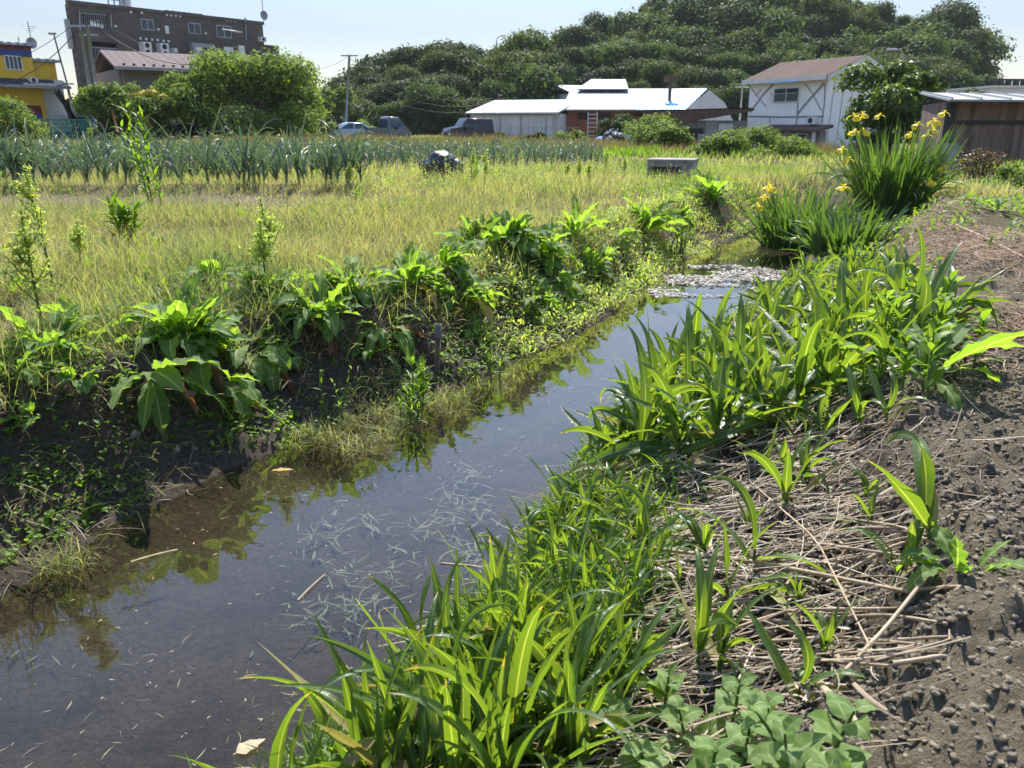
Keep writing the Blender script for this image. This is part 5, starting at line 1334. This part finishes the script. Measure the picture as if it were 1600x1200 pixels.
protoS = [broad_proto(520 + i, 7 + i % 3, .21, .024, .07, LM, (25, 85)) for i in range(6)]
usedp = set()
def place(pr, k, base, s, rz, label=None, tilt=.12):
    o = pr[k]
    if (id(pr), k) in usedp: o = dup(o, base, rz, s, label, BG, rf.normal(0, tilt), rf.normal(0, tilt))
    else:
        usedp.add((id(pr), k)); o.location = tuple(base); o.rotation_euler = (rf.normal(0, tilt), rf.normal(0, tilt), rz); o.scale = (s, s, s)
    return o
def inside(px, py, poly):
    c = False; n = len(poly)
    for i in range(n):
        x0, y0 = poly[i]; x1, y1 = poly[(i + 1) % n]
        if (y0 > py) != (y1 > py) and px < (x1 - x0) * (py - y0) / (y1 - y0) + x0: c = not c
    return c
def scatter_px(poly, n, mind):
    """points on the land whose pictures fill a region of the photograph"""
    xs_ = [p[0] for p in poly]; ys_ = [p[1] for p in poly]; out = []; tries = 0
    while len(out) < n and tries < n * 60:
        tries += 1
        px, py = rf.uniform(min(xs_), max(xs_)), rf.uniform(min(ys_), max(ys_))
        if not inside(px, py, poly): continue
        g = ground(px, py)
        if all((g[0] - q[0]) ** 2 + (g[1] - q[1]) ** 2 > mind ** 2 for q in out): out.append(g)
    return out
# dense clump (bases), broad blades
for g in scatter_px([(960, 720), (1020, 640), (1090, 560), (1180, 520), (1290, 500), (1400, 520), (1440, 570), (1400, 610), (1250, 660), (1120, 720), (1010, 745)], 95, .06):
    g[2] = max(g[2], WATER_Z - .02); place(protoB, int(rf.integers(6)), g, rf.uniform(.6, 1.0), rf.uniform(0, 6.28))
for g in scatter_px([(940, 740), (980, 690), (1040, 620), (1080, 560), (1010, 720)], 22, .05):
    place(protoB, int(rf.integers(6)), g, rf.uniform(.5, .75), rf.uniform(0, 6.28))
# lower patch
for g in scatter_px([(770, 950), (850, 850), (900, 790), (980, 790), (1010, 860), (1000, 960), (980, 1100), (920, 1230), (700, 1230), (760, 1020)], 120, .048):
    place(protoS, int(rf.integers(6)), g, rf.uniform(.6, 1.05), rf.uniform(0, 6.28))
for g in scatter_px([(1180, 480), (1260, 440), (1380, 420), (1420, 470), (1300, 520), (1200, 520)], 40, .10):
    place(protoS, int(rf.integers(6)), g, rf.uniform(.8, 1.3), rf.uniform(0, 6.28))
protoL = [broad_proto(560 + i, 4 + i % 2, .42, .045, .10, 'slim broad grass plant between the dense clump and the straw', (40, 86)) for i in range(3)]
for g in scatter_px([(1120, 740), (1250, 670), (1400, 620), (1380, 680), (1200, 760)], 8, .1): place(protoL, int(rf.integers(3)), g, rf.uniform(.4, .7), rf.uniform(0, 6.28))
for g in scatter_px([(1000, 760), (1250, 700), (1420, 720), (1420, 900), (1300, 1060), (1000, 1060)], 15, .12): place(protoS, int(rf.integers(6)), g, rf.uniform(.4, .95), rf.uniform(0, 6.28), 'short green blade plant coming up through the straw litter')
LF = 'large foreground grass plant with tall upright blades at the bottom of the ditch edge'
protoF = [broad_proto(540 + i, 8, .36, .036, .08, LF, (45, 86)) for i in range(4)]
for g in scatter_px([(560, 1240), (640, 1130), (760, 1050), (880, 1060), (900, 1230), (760, 1290)], 34, .07):
    place(protoF, int(rf.integers(4)), g, rf.uniform(.6, 1.0), rf.uniform(0, 6.28))
for (px, py, s, rz, lab) in ((440, 1330, .9, 1.2, 'single upright blade plant rising from the bottom edge left of the main patch'), (330, 1330, .62, .3, 'curled blade plant at the bottom edge over the water'), (600, 1270, .9, 2.0, 'blade plant with bent over leaf at the bottom centre')):
    g = ground(px, py); o = dup(protoF[1], g, rz, s, lab, BG)
for (px, py, s, rz, lab) in ((1175, 905, .55, .4, 'lone broad grass plant with a fan of blades standing on the straw'), (1455, 850, .62, 2.6, 'lone broad grass plant leaning over the straw beside the clods'), (1010, 870, .5, 1.2, 'broad grass plant with upright blades left of the straw'), (1225, 800, .4, .9, 'slender broad grass plant among the straw stalks'), (1245, 1110, .35, 1.0, 'two short upright blades beside the pale reed at the bottom'), (1090, 1040, .4, 2.2, 'slim blade plant amid the dead stalks near the bottom')):
    g = ground(px, py); dup(protoL[px % 3], g, rz, s * 1.55, lab, BG, 0, .25 if px == 1455 else 0)
g = ground(1030, 640); t = thing('broad_grass', 'tall single blade standing up over the water left of the clump', 'grass plant', g)
a = Acc(); a.grid(leaves([(0, 0, 0), (.02, 0, 0)], [2.6, 2.9], [R(74), R(60)], [R(-12), R(30)], [.55, .42], [.055, .045], 'corn', 12, 5, fold=.3, twist=.5), [.7, .4]); a.build('leaves', m_corn, t)
# big dock like leaves reaching right from the clump
g = ground(1440, 600); dock('dock_plant', 'broad leaf weed reaching over the straw right of the clump', (g[0], g[1], g[2] + .03), 600, 9, .34, .085, 0, 0, (15, 60))
g = ground(1400, 530); dock('dock_plant', 'upright broad leaf weed at the back of the right clump', (g[0], g[1], g[2] + .03), 601, 12, .34, .09, 0, 0, (30, 80))
g = ground(1500, 905); dock('dock_plant', 'young broad leaf weed at the edge of the bare soil', (g[0], g[1], g[2] + .01), 602, 11, .12, .045, 0, 0, (30, 85))
g = ground(1560, 330); dock('dock_plant', 'broad leaf weed in the litter behind the soil mound', (g[0], g[1], g[2] + .01), 603, 14, .22, .07, 0, 0, (10, 80))
for k, (px, py) in enumerate(((120, 600), (430, 570), (585, 560), (735, 530), (830, 480), (945, 410), (60, 660), (960, 375), (1060, 345), (925, 425))):
    g = ground(px, py); o = dock('dock_plant', 'small dock or leafy weed growing out of the left bank face', (g[0], g[1], g[2] + .02), 660 + k, 18, .15 + .1 * (px > 800), .06 + .03 * (px > 800), 0, k % 2, (-10, 80)); o['group'] = 'small docks on the left bank face'
for k, (px, py, lab) in enumerate(((335, 610, 'long dock leaves hanging down the bank to the water right of the large dock'), (240, 600, 'dock leaves drooping down the bank face left of the large dock'), (810, 440, 'dock leaves hanging from the lush clump towards the water'))):
    g = ground(px, py); dock('dock_plant', lab, (g[0], g[1], g[2] + .05), 690 + k, 13, .32, .12, 0, 1, (-45, 30))
pts = np.array(scatter_px([(440, 700), (560, 590), (690, 600), (800, 560), (800, 600), (680, 660), (560, 710)], 46, .05) + scatter_px([(60, 900), (100, 860), (140, 870), (120, 910)], 4, .05))
a = Acc(); tufts(a, pts[:, 0], pts[:, 1], pts[:, 2], 34, .13, .0032, rf, 4, (20, 88), (20, 110), .035); tag(a.build('edge_grass', m_grass), 'pale fine grass tufts on the muddy ledge at the left water edge', 'grass', kind='stuff')
for g in scatter_px([(1270, 520), (1330, 440), (1440, 430), (1490, 520), (1470, 600), (1380, 560)], 34, .08): place(protoS, int(rf.integers(6)), g, rf.uniform(.9, 1.6), rf.uniform(0, 6.28), 'leafy grass plant on the upper right side of the broad blade clump')
for g in scatter_px([(1330, 560), (1430, 480), (1500, 520), (1480, 610), (1380, 640)], 9, .12):
    t_ = lance_weed('lance_leaf_weed', 'leafy green weed at the right side of the broad blade clump', g, rf.uniform(.18, .34), int(rf.integers(1000)), 34, .13, .04, (0, 0), 3); t_['group'] = 'leafy weeds beside the blade clump'
# serrated leaf weeds at the bottom
def serr_weed(label, base, seed, h, L, pairs=4):
    r_ = np.random.default_rng(seed); t = thing('serrated_weed', label, 'weed', base, 0, 'serrated leaf weeds at the bottom')
    a = Acc(); b = Acc(); az = []; bb = []; el = []; LL = []
    lx, ly = r_.normal(0, .03, 2)
    for k in range(pairs):
        q = (k + 1) / pairs; a0 = r_.uniform(0, .5) + k * 1.57
        for d in (0, math.pi): az.append(a0 + d); bb.append((lx * q, ly * q, h * q)); el.append(R(15 + 40 * q) + r_.normal(0, .15)); LL.append(L * (1.1 - .5 * q * q) * r_.uniform(.85, 1.15))
    az, bb, el, LL = map(np.array, (az, bb, el, LL)); n = len(az)
    a.grid(leaves(bb, az, el, R(1) * r_.uniform(20, 110, n), LL, LL * .72, 'ovate', 34, 7, fold=.16, wave=.05, twist=r_.normal(0, .35, n), rng=r_, serr=.026), r_.random(n)); a.build('leaves', m_nettle, t)
    b.tube([(0, 0, -.02), (lx * .5, ly * .5, h * .5), (lx, ly, h)], [.004, .0035, .002], 6); b.build('stem', m_stem, t)
for i, (px, py, h, L) in enumerate(((1035, 1130, .10, .085), (1140, 1150, .12, .10), (1010, 1230, .09, .10), (1100, 1260, .12, .105), (1200, 1190, .11, .10), (1235, 1260, .12, .10), (1285, 1210, .12, .105), (1180, 1290, .13, .10), (1330, 1270, .10, .09), (1120, 1010, .07, .06), (960, 1040, .07, .06), (1060, 990, .05, .05), (930, 1130, .06, .06), (985, 1165, .09, .085), (1075, 1185, .10, .09), (1160, 1215, .12, .09), (1250, 1215, .10, .085), (1300, 1290, .11, .09), (1040, 1290, .11, .09))):
    serr_weed('weed with serrated oval leaves in the pale foreground group' if i < 9 or i > 12 else 'smaller serrated weed between the blades and the dead stalks', ground(px, py), 620 + i, h, L * .74, 5 if i < 9 else 4)

# low weeds filling the gaps of the right bank
def cover(name, label, x, y, z, per, size, mat, rs_, hgt=.05, spread=.02, prof='ovate', el=(-10, 60), ratio=.55, vlo=0.):
    n = len(x) * per
    X = np.repeat(x, per) + rs_.normal(0, spread, n); Y = np.repeat(y, per) + rs_.normal(0, spread, n); Z = np.repeat(z, per) + rs_.uniform(.004, hgt, n)
    L = size * rs_.uniform(.55, 1.4, n)
    a = Acc(); a.grid(leaves(np.stack([X, Y, Z], -1), rs_.uniform(0, 6.28, n), R(1) * rs_.uniform(*el, n), R(1) * rs_.uniform(0, 70, n), L, L * ratio, prof, 4, 3, fold=.3, twist=rs_.normal(0, .4, n)), rs_.uniform(vlo, 1, n))
    return tag(a.build(name, mat), label, 'weeds', kind='stuff')
def k_rb(lo, hi, ymin, ymax, sc, seed):
    def k(x, y, z, soil, wet, bank):
        xl, xr, xs = edges(y); q = (x - xr) / (xs - xr)
        return in_view(x, y) * (q > lo) * (q < hi) * (y > ymin) * (y < ymax) * sstep(-.25, .25, fbm(x, y, sc, 3, seed))
    return k
x, y, z = on_land(9000, -1, 5, .9, 8, rs, k_rb(-.05, .42, .9, 8, 3.0, 70))
cover('ground_cover', 'low green weeds filling the right bank at the water', x, y, z, 6, .045, m_fresh, rs, .09, .03, 'lance', (0, 80), .28)
x, y, z = on_land(3500, -1, 5, .9, 8, rs, k_rb(.0, .8, .9, 3, 4.0, 71))
cover('ground_cover', 'small leafed weeds in the straw', x, y, z, 3, .022, m_fresh, rs, .05, .02)
x, y, z = on_land(16000, 1, 16, 6.0, 22, rs, lambda x, y, z, soil, wet, bank: in_view(x, y) * (x > edges(y)[1] + .5) * (1 - soil * .6) * sstep(-.2, .3, fbm(x, y, .9, 3, 72)))
cover('ground_cover', 'bright leafy weeds behind the soil mound on the right', x, y, z, 4, .07, m_fresh, rs, .12, .05, 'lance', (0, 80), .35)
# left bank: creeping weeds, ledge grasses
def k_lb(t0, t1, sc, seed, thr=.0, y0=1.5, y1=9):
    def k(x, y, z, soil, wet, bank):
        xl, xr, xs = edges(y); d = (xl - x) * .87 / np.interp(y, [0, 3.4, 4.2, 5.5, 8, 12], [.62, .46, .66, .62, .6, .8])
        return in_view(x, y, .1) * (d > t0) * (d < t1) * (y > y0) * (y < y1) * sstep(thr, thr + .25, fbm(x, y, sc, 3, seed))
    return k
x, y, z = on_land(30000, -4, 3.5, 1.6, 9, rs, k_lb(.1, 1.2, 2.2, 73, -.22))
cover('ground_cover', 'creeping small leafed weeds on the left bank face', x, y, z, 6, .028, m_fresh, rs, .03, .025)
x, y, z = on_land(7000, -4, 4.5, 3.6, 12, rs, k_lb(-.02, .5, 2.5, 74, -.2, 3.6, 12))
cover('ground_cover', 'pale low weeds along the muddy water edge', x, y, z, 5, .022, m_seed, rs, .06, .03, 'lance', (0, 80), .4)
x, y, z = on_land(7000, -4, 4.5, 1.8, 10, rs, k_lb(.0, .8, 1.6, 75, -.12, 1.8, 10))
a = Acc(); tufts(a, x, y, z, 12, .13, .003, rs, 3, (30, 88), (20, 110), .03); tag(a.build('edge_grass', m_grass), 'fine grass tufts hanging along the left water edge', 'grass', kind='stuff')
x, y, z = on_land(14000, -4, 4.5, 1.8, 10, rs, k_lb(.0, 1.25, 1.3, 76, -.35, 1.6, 10))
a = Acc(); tufts(a, x, y, z, 3, .16, .0028, rs, 4, (-30, 50), (-20, 90), .04); tag(a.build('dead_roots', m_drygrass), 'thin dead stems and roots on the left bank face', 'litter', kind='stuff')
x, y, z = on_land(9000, -1, 5, .8, 8, rs, k_rb(.0, .5, 2.2, 8, 2.0, 77))
a = Acc(); tufts(a, x, y, z, 3, .13, .006, rs, 4, (40, 88), (10, 90), .02); tag(a.build('bank_grass', m_fresh), 'thin green grass between the broad blades on the right bank', 'grass', kind='stuff')
x, y, z = on_land(26000, -1, 6, 5.2, 14, rs, k_lb(.0, 1.3, 1.4, 84, -.25, 5.2, 14))
cover('ground_cover', 'yellow green weeds covering the far left bank down to the water', x, y, z, 5, .05, m_seed, rs, .08, .04, 'lance', (0, 85), .3)
x, y, z = on_land(4200, -1, 6, 5.0, 14, rs, k_lb(.0, 1.3, 1.1, 85, -.2, 5.0, 14))
a = Acc(); tufts(a, x, y, z, 7, .16, .006, rs, 3, (30, 88), (10, 90), .05); tag(a.build('bank_grass', m_grass), 'grass on the far part of the left bank', 'grass', kind='stuff')
x, y, z = on_land(7000, -9, 6, 4, 18, rs, lambda x, y, z, soil, wet, bank: in_view(x, y) * left_of(x, y, .6) * (1 - soil) * sstep(.0, .3, fbm(x, y, .7, 3, 86)))
cover('meadow_weeds', 'bright leafy weeds scattered through the meadow grass', x, y, z, 5, .075, m_fresh, rs, .2, .06, 'lance', (10, 85), .22)
x, y, z = on_land(1500, -2, 4.5, 10, 20, rs, lambda x, y, z, soil, wet, bank: in_view(x, y) * left_of(x, y, .8) * sstep(-.05, .35, fbm(x, y, .5, 3, 87)))
n = len(x); k_ = 26; q_ = rs.uniform(.25, 1, n * k_); hh_ = np.repeat(rs.uniform(.3, .62, n), k_); lx_ = np.repeat(rs.normal(0, .08, n), k_)
a = Acc(); a.grid(leaves(np.stack([np.repeat(x, k_) + lx_ * q_ + rs.normal(0, .012, n * k_), np.repeat(y, k_) + rs.normal(0, .012, n * k_), np.repeat(z, k_) + hh_ * q_], -1), rs.uniform(0, 6.28, n * k_), R(1) * rs.uniform(-10, 80, n * k_), 0.3, .05 * (1.25 - q_), .012, 'lance', 2, 2), np.repeat(rs.random(n), k_))
tag(a.build('meadow_weeds', m_seed), 'upright seeding weeds in the grass near the culvert box and the bag', 'weeds', kind='stuff')
x, y, z = on_land(3400, -8.5, 4, 3.2, 14, rs, lambda x, y, z, soil, wet, bank: in_view(x, y) * left_of(x, y, .5) * (1 - .8 * soil) * sstep(-.3, .3, fbm(x, y, .8, 3, 88)))
n = len(x); hh_ = rs.uniform(.24, .46, n); az_ = rs.uniform(0, 6.28, n); el_ = R(1) * rs.uniform(68, 89, n); bd_ = R(1) * rs.uniform(0, 25, n)
V = leaves(np.stack([x, y, z], -1), az_, el_, bd_, hh_, .0026, 'straw', 4, 2, twist=rs.normal(0, 1, n)); a = Acc(); v_ = rs.random(n); a.grid(V, v_)
tip = V[:, -1].mean(1); m_ = 9; q_ = np.tile(np.linspace(-.07, 0, m_), n); P_ = np.repeat(tip, m_, 0) + (np.repeat(V[:, -1].mean(1) - V[:, -2].mean(1), m_, 0) / (hh_.repeat(m_)[:, None] / 4)) * q_[:, None]
a.grid(leaves(P_, rs.uniform(0, 6.28, n * m_), R(1) * rs.uniform(20, 75, n * m_), .2, rs.uniform(.014, .03, n * m_), .0045, 'lance', 2, 2), np.repeat(v_, m_))
tag(a.build('grass_seed_heads', leaf_mat('seed_head', (.30, .24, .12), (.42, .40, .20), .7, .4, 0, blotch=.2, tgain=(1.5, 1.4, .9))), 'pale seed heads standing above the meadow grass', 'grass', kind='stuff')
x, y, z = on_land(16000, -1, 2, .8, 4.0, rs, k_rb(.0, .5, .8, 4.0, 2.0, 96))
a = Acc(); tufts(a, x, y, z, 4, .15, .0065, rs, 4, (35, 88), (10, 100), .025); tag(a.build('bank_grass', m_fresh), 'fine yellow green grass running along the near right water edge', 'grass', kind='stuff')
# trails of straw: thousands of dead stalks lying on the ramp
def straw(name, label, n, x0, x1, y0, y1, keep, Lr, Wr, rs_, dirspread=.5, lift=.02, mat=None, kink=.5, heading=0.):
    x, y, z = on_land(n, x0, x1, y0, y1, rs_, keep); n = len(x)
    az = heading + rs_.normal(0, dirspread, n) + np.where(rs_.random(n) < .5, 0, math.pi)
    L = Lr[0] + (Lr[1] - Lr[0]) * rs_.random(n) ** 2.5; W = rs_.uniform(*Wr, n)
    x2 = x + np.cos(az) * L; y2 = y + np.sin(az) * L; z2 = np.maximum(H(x2, y2), WATER_Z)
    tilt = np.clip(np.arctan2(z2 - z, L), -.6, .6)
    V = leaves(np.stack([x, y, z + rs_.uniform(.002, lift, n)], -1), az, tilt + rs_.normal(0, .06, n), rs_.normal(0, .18, n), L, W, 'straw', 4, 3, fold=-.8, twist=rs_.normal(0, .5, n), drift=rs_.normal(0, kink, n))
    a = Acc(); a.grid(V, rs_.random(n) ** 1.2); return tag(a.build(name, mat or m_straw), label, 'straw', kind='stuff')
def k_st(x, y, z, soil, wet, bank):
    xl, xr, xs = edges(y); q = (x - xr) / (xs - xr)
    return in_view(x, y) * (q > .12) * (q < 1.06) * np.where(y < 3.9, 1, .55) * (y < 6.5) * np.where(q > .95, .3, 1)
straw('straw_litter', 'grey brown dead stalks matted over the right bank', 24000, -1, 4.5, .9, 6.5, k_st, (.04, .45), (.0025, .0065), rs, .55, .06, None, .45, -.1)
straw('straw_litter', 'fine tangled dead grass over the right bank', 26000, -1, 4.5, .9, 6.5, k_st, (.03, .16), (.0012, .003), rs, 1.5, .06, None, 1.2)
straw('straw_litter', 'scattered straw on the tilled soil', 6500, .3, 8, 1.0, 9, lambda x, y, z, soil, wet, bank: in_view(x, y) * (soil > .5) * sstep(-.1, .4, fbm(x, y, 1.2, 3, 78)), (.03, .25), (.0015, .004), rs, 1.2, .02, None, 1.0)
straw('straw_litter', 'red brown dry grass heaped on the soil behind the clump', 70000, 1.6, 9, 2.8, 12, lambda x, y, z, soil, wet, bank: in_view(x, y) * (x > edges(y)[2] - .2) * sstep(-.2, .15, fbm(x, y, .8, 3, 79)), (.05, .24), (.003, .007), rs, 1.5, .10, v_mat('rusty_straw', [(0, (.14, .08, .045)), (.5, (.32, .20, .11)), (1, (.46, .34, .21))], .8, 30, .1), 1.2)
straw('straw_litter', 'driftwood bits and dead stems on the left mud ledge', 2600, -3.5, 3.5, 1.6, 8, k_lb(-.08, .7, 1.2, 80, -.3), (.03, .22), (.0015, .004), rs, 1.4, .02, None, .8)
straw('leaf_scraps', 'flat torn brown leaf scraps mixed into the straw', 5000, -1, 4.5, .9, 6.5, k_st, (.03, .12), (.006, .014), rs, 1.2, .05, None, .8)
# the long pale reeds one can tell apart
def reed(label, pts, r):
    P = []
    for (px, py, dz) in pts:
        g = ground(px, py); w = g + np.array((0, 0, dz)); P.append(w)
    P = np.array(P); s = np.linspace(0, 1, 12); Q = np.stack([np.interp(s, np.linspace(0, 1, len(P)), P[:, i]) for i in range(3)], -1)
    rr = np.linspace(r, r * .7, 12); rr[::4] *= 1.18
    t = thing('dead_reed', label, 'reed', Q[0]); a = Acc(); a.tube(Q - Q[0], rr, 9); a.build('stalk', m_reed, t)
    return t
for lab, pts, r in (
    ('thick pale reed lying across the straw to the soil', [(985, 880, .06), (1180, 905, .05), (1420, 947, .03)], .0065),
    ('bent thin grey stick slanting down across the reeds', [(1165, 770, .05), (1270, 890, .09), (1360, 1030, .02)], .003),
    ('pale reed slanting up to the soil edge near the bottom', [(1050, 1032, .03), (1230, 975, .04), (1400, 965, .02)], .0045),
    ('whitish thick broken reed end at the bottom', [(1278, 1090, .03), (1310, 1130, .03), (1345, 1160, .02)], .0085),
    ('brown jointed reed in the middle of the straw', [(1030, 850, .03), (1210, 855, .03), (1440, 885, .02)], .005),
    ('thin brown stem standing out of the blades into the pale reed', [(960, 815, .02), (1000, 885, .06)], .003),
    ('reed along the upper edge of the straw', [(1150, 715, .04), (1290, 690, .04), (1460, 660, .02)], .006),
    ('dark stick poking over the water from the bank', [(690, 905, .06), (790, 910, .05)], .004),
    ('short grey stick crossing the straw by the soil edge', [(1300, 1090, .03), (1375, 1020, .05), (1470, 890, .03)], .005),
    ('thin bare stick standing at the right of the clump', [(1425, 520, .1), (1450, 560, .05), (1445, 640, .0)], .006),
    ('long thin stick resting on the mound behind', [(1480, 355, .05), (1540, 380, .04), (1615, 420, .04)], .009),
    ('upper pale reed under the broad blades', [(1180, 655, .04), (1300, 620, .05), (1480, 625, .03)], .005)):
    reed(lab, pts, r)
RG = 'dead reeds lying in the straw'
for k in range(30):
    px, py = rf.uniform(960, 1420), rf.uniform(660, 1090)
    if px > 1440 - abs(py - 640) * .1: continue
    ln = rf.uniform(60, 240); sl = rf.normal(0, .16)
    o = reed('dead reed stalk lying among the matted straw on the right bank', [(px, py, .02), (px + ln * .5, py + ln * .5 * sl + rf.normal(0, 5), .035), (min(px + ln, 1480), py + ln * sl, .02)], rf.uniform(.002, .0055)); o['group'] = RG
# clods
def clod_mesh(n, keep, box, smin, smax, rs_, name, label, pw=3.):
    x, y, z = on_land(n, *box, rs_, keep); n = len(x)
    s = smin + (smax - smin) * rs_.random(n) ** pw
    th = np.linspace(0, 2 * math.pi, 7, endpoint=False); ph = np.array([.02, .65, 1.25, 1.85, 2.5])
    T, Pp = np.meshgrid(th, ph); D = np.stack([np.sin(Pp) * np.cos(T), np.sin(Pp) * np.sin(T), np.cos(Pp)], -1)
    V = []
    rr = 1 + rs_.normal(0, .24, (n,) + T.shape)
    rr[:, 0] = rr[:, 0, :1]; rr[:, -1] = rr[:, -1, :1]
    ax = rs_.uniform(.7, 1.3, (n, 1, 1, 3)); ax[..., 2] *= .62
    V = np.stack([x, y, z + s * .02], -1)[:, None, None] + D[None] * rr[..., None] * ax * s[:, None, None, None]
    a = Acc(); a.grid(V, rs_.random(n), closed=True); return tag(a.build(name, m_clod, None, False), label, 'clods', kind='stuff')
clod_mesh(70000, lambda x, y, z, soil, wet, bank: in_view(x, y) * (soil > .35) * (x > 0) * (.35 + .65 * sstep(-.15, .3, fbm(x, y, 2.6, 3, 82))), (.3, 2.6, .9, 3.4), .0018, .010, rs, 'soil_crumbs', 'fine crumbs and grains of tilled soil nearest the camera', 3.6)
clod_mesh(26000, lambda x, y, z, soil, wet, bank: in_view(x, y) * (soil > .45) * (x > 0) * (.25 + .75 * sstep(-.2, .3, fbm(x, y, 2.2, 3, 82))), (.2, 6, .95, 6.5), .003, .013, rs, 'soil_clods', 'crumbly grey brown clods on the tilled right bank', 5)
clod_mesh(60, lambda x, y, z, soil, wet, bank: in_view(x, y) * (soil > .4) * (x > 0) * sstep(.0, .3, fbm(x, y, 1.5, 3, 83)), (.6, 6, 1.3, 6), .010, .022, rs, 'soil_clods', 'larger clods heaped along the edge of the straw', 2)
clod_mesh(3500, lambda x, y, z, soil, wet, bank: in_view(x, y) * (bank > .4) * left_of(x, y), (-4, 3.5, 1.6, 9), .004, .03, rs, 'soil_clods', 'lumps of dark earth on the left bank face', 4)
# water: litter on the bed and floating scraps
def litter(name, label, n, zf, size, mat, rs_, y0, y1, prof='lance', ratio=.2, tilt=6, seed=90, thr=-.1):
    y = y0 + (y1 - y0) * rs_.random(n) ** 1.3; xl, xr, _ = edges(y); q = rs_.uniform(.02, .98, n); x = xl + (xr - xl) * q
    k = rs_.random(n) < sstep(thr, thr + .3, fbm(x, y, 2.4, 3, seed)); x, y = x[k], y[k]; n = len(x)
    L = size * rs_.uniform(.4, 1.4, n)
    z = zf(x, y) if callable(zf) else np.full(n, zf)
    a = Acc(); a.grid(leaves(np.stack([x, y, z], -1), rs_.uniform(0, 6.28, n), R(1) * rs_.normal(0, tilt, n), R(1) * rs_.normal(0, tilt * 2, n), L, L * ratio * rs_.uniform(.6, 1.4, n), prof, 4, 3, fold=.1, drift=rs_.normal(0, .7, n)), rs_.random(n))
    return tag(a.build(name, mat), label, 'litter', kind='stuff')
bedz = lambda x, y: H(x, y) + rs.uniform(.004, .035, len(x))
m_sunk = leaf_mat('sunken_leaf', (.05, .085, .028), (.115, .14, .055), .6, .2, 0, blotch=.3)
litter('sunken_leaves', 'pale green sunken grass leaves on the ditch bed', 650, bedz, .06, m_sunk, rs, 1.5, 4.5, seed=91, thr=.12)
litter('sunken_stems', 'brown stems and rotting leaves on the ditch bed', 800, bedz, .05, m_straw, rs, 1.2, 7, ratio=.06, seed=92, thr=-.1)
litter('bed_crumbs', 'small crumbs of litter on the muddy bed', 900, bedz, .016, m_straw, rs, 1.2, 7, ratio=.3, seed=93, thr=-.4)
litter('floating_bits', 'tiny pale bits floating on the water', 150, WATER_Z + .003, .012, m_straw, rs, 1.2, 8, ratio=.25, tilt=1, seed=94)
a = Acc()
for g in scatter_px([(440, 900), (480, 800), (640, 730), (760, 700), (800, 760), (740, 880), (640, 960)], 11, .14):
    n = int(rf.integers(14, 34)); c = g[:2] + rf.normal(0, .05, (n, 2)); L = rf.uniform(.04, .13, n)
    z_ = H(c[:, 0], c[:, 1]) + rf.uniform(.01, .09, n); z_ = np.minimum(z_, WATER_Z - .015)
    a.grid(leaves(np.concatenate([c, z_[:, None]], 1), rf.uniform(0, 6.28, n), R(1) * rf.normal(0, 6, n), R(1) * rf.normal(0, 12, n), L, rf.uniform(.004, .009, n), 'lance', 5, 3, fold=.2, drift=rf.normal(0, .6, n)), rf.random(n))
tag(a.build('submerged_weed', m_sunk), 'pale green weed lying under the water in mid ditch', 'water weed', kind='stuff')
# scum raft at the far bend
x = rs.uniform(1.3, 3.0, 9000); y = rs.uniform(7.2, 8.9, 9000)
xl, xr, _ = edges(y); k = (x > xl + .02) & (x < xr + .15) & (rs.random(9000) < sstep(-.10, .25, fbm(x, y * 2.0, 1.6, 3, 95) + .35 * np.exp(-((y - 8.15) / .4) ** 2) - .1))
x, y = x[k], y[k]; n = len(x); L = rs.uniform(.008, .05, n)
a = Acc(); a.grid(leaves(np.stack([x, y, np.full(n, WATER_Z + .004) + rs.uniform(0, .008, n)], -1), rs.uniform(0, 6.28, n), rs.normal(0, .15, n), rs.normal(0, .3, n), L, L * rs.uniform(.2, .8, n), 'straw', 2, 3, fold=.2), rs.random(n))
tag(a.build('floating_scum', v_mat('pale_scum', [(0, (.11, .085, .06)), (.4, (.20, .18, .15)), (1, (.40, .385, .36))], .6, 20, .1)), 'pale scum and dead stalks floating across the far ditch', 'scum', kind='stuff')
# single floating leaves
def float_leaf(label, px, py, L, W, az, mat, prof='lance'):
    g = ground(px, py); a = Acc(); a.grid(leaves([(0, 0, .004)], [az], [R(4)], [R(9)], [L], [W], prof, 10, 5, fold=.12, wave=.1, rng=rs), .5)
    o = a.build('floating_leaf', mat); o.location = (g[0], g[1], WATER_Z + .001); tag(o, label, 'leaf')
float_leaf('yellowish leaf floating at the foot of the left bank', 425, 737, .10, .035, .1, m_yellowleaf)
float_leaf('large pale dead leaf floating near the bottom edge', 365, 1185, .085, .045, .7, leaf_mat('tan_leaf', (.50, .42, .24), (.42, .34, .2), .6, .2, .5), 'ovate')
float_leaf('thin pale reed scrap floating beside the muddy edge', 205, 880, .16, .012, .6, m_drygrass, 'straw')
float_leaf('pale grass blade floating in mid water', 466, 940, .17, .007, 1.25, m_drygrass, 'straw')
# ================================================================== thin summer haze
a = Acc(); a.box(-520, 520, -30, 700, -2.6, 40)
m = bpy.data.materials.new('haze_air'); m.use_nodes = True; nt = m.node_tree; nt.nodes.clear()
out = nt.nodes.new('ShaderNodeOutputMaterial'); pv = nt.nodes.new('ShaderNodeVolumePrincipled')
pv.inputs['Color'].default_value = (.86, .92, 1.0, 1); pv.inputs['Density'].default_value = .00016; pv.inputs['Anisotropy'].default_value = .1
nt.links.new(pv.outputs[0], out.inputs['Volume'])
o = a.build('haze', m, None, False); tag(o, 'thin summer haze over the field and the hill', 'haze', kind='stuff')
o.display_type = 'WIRE'
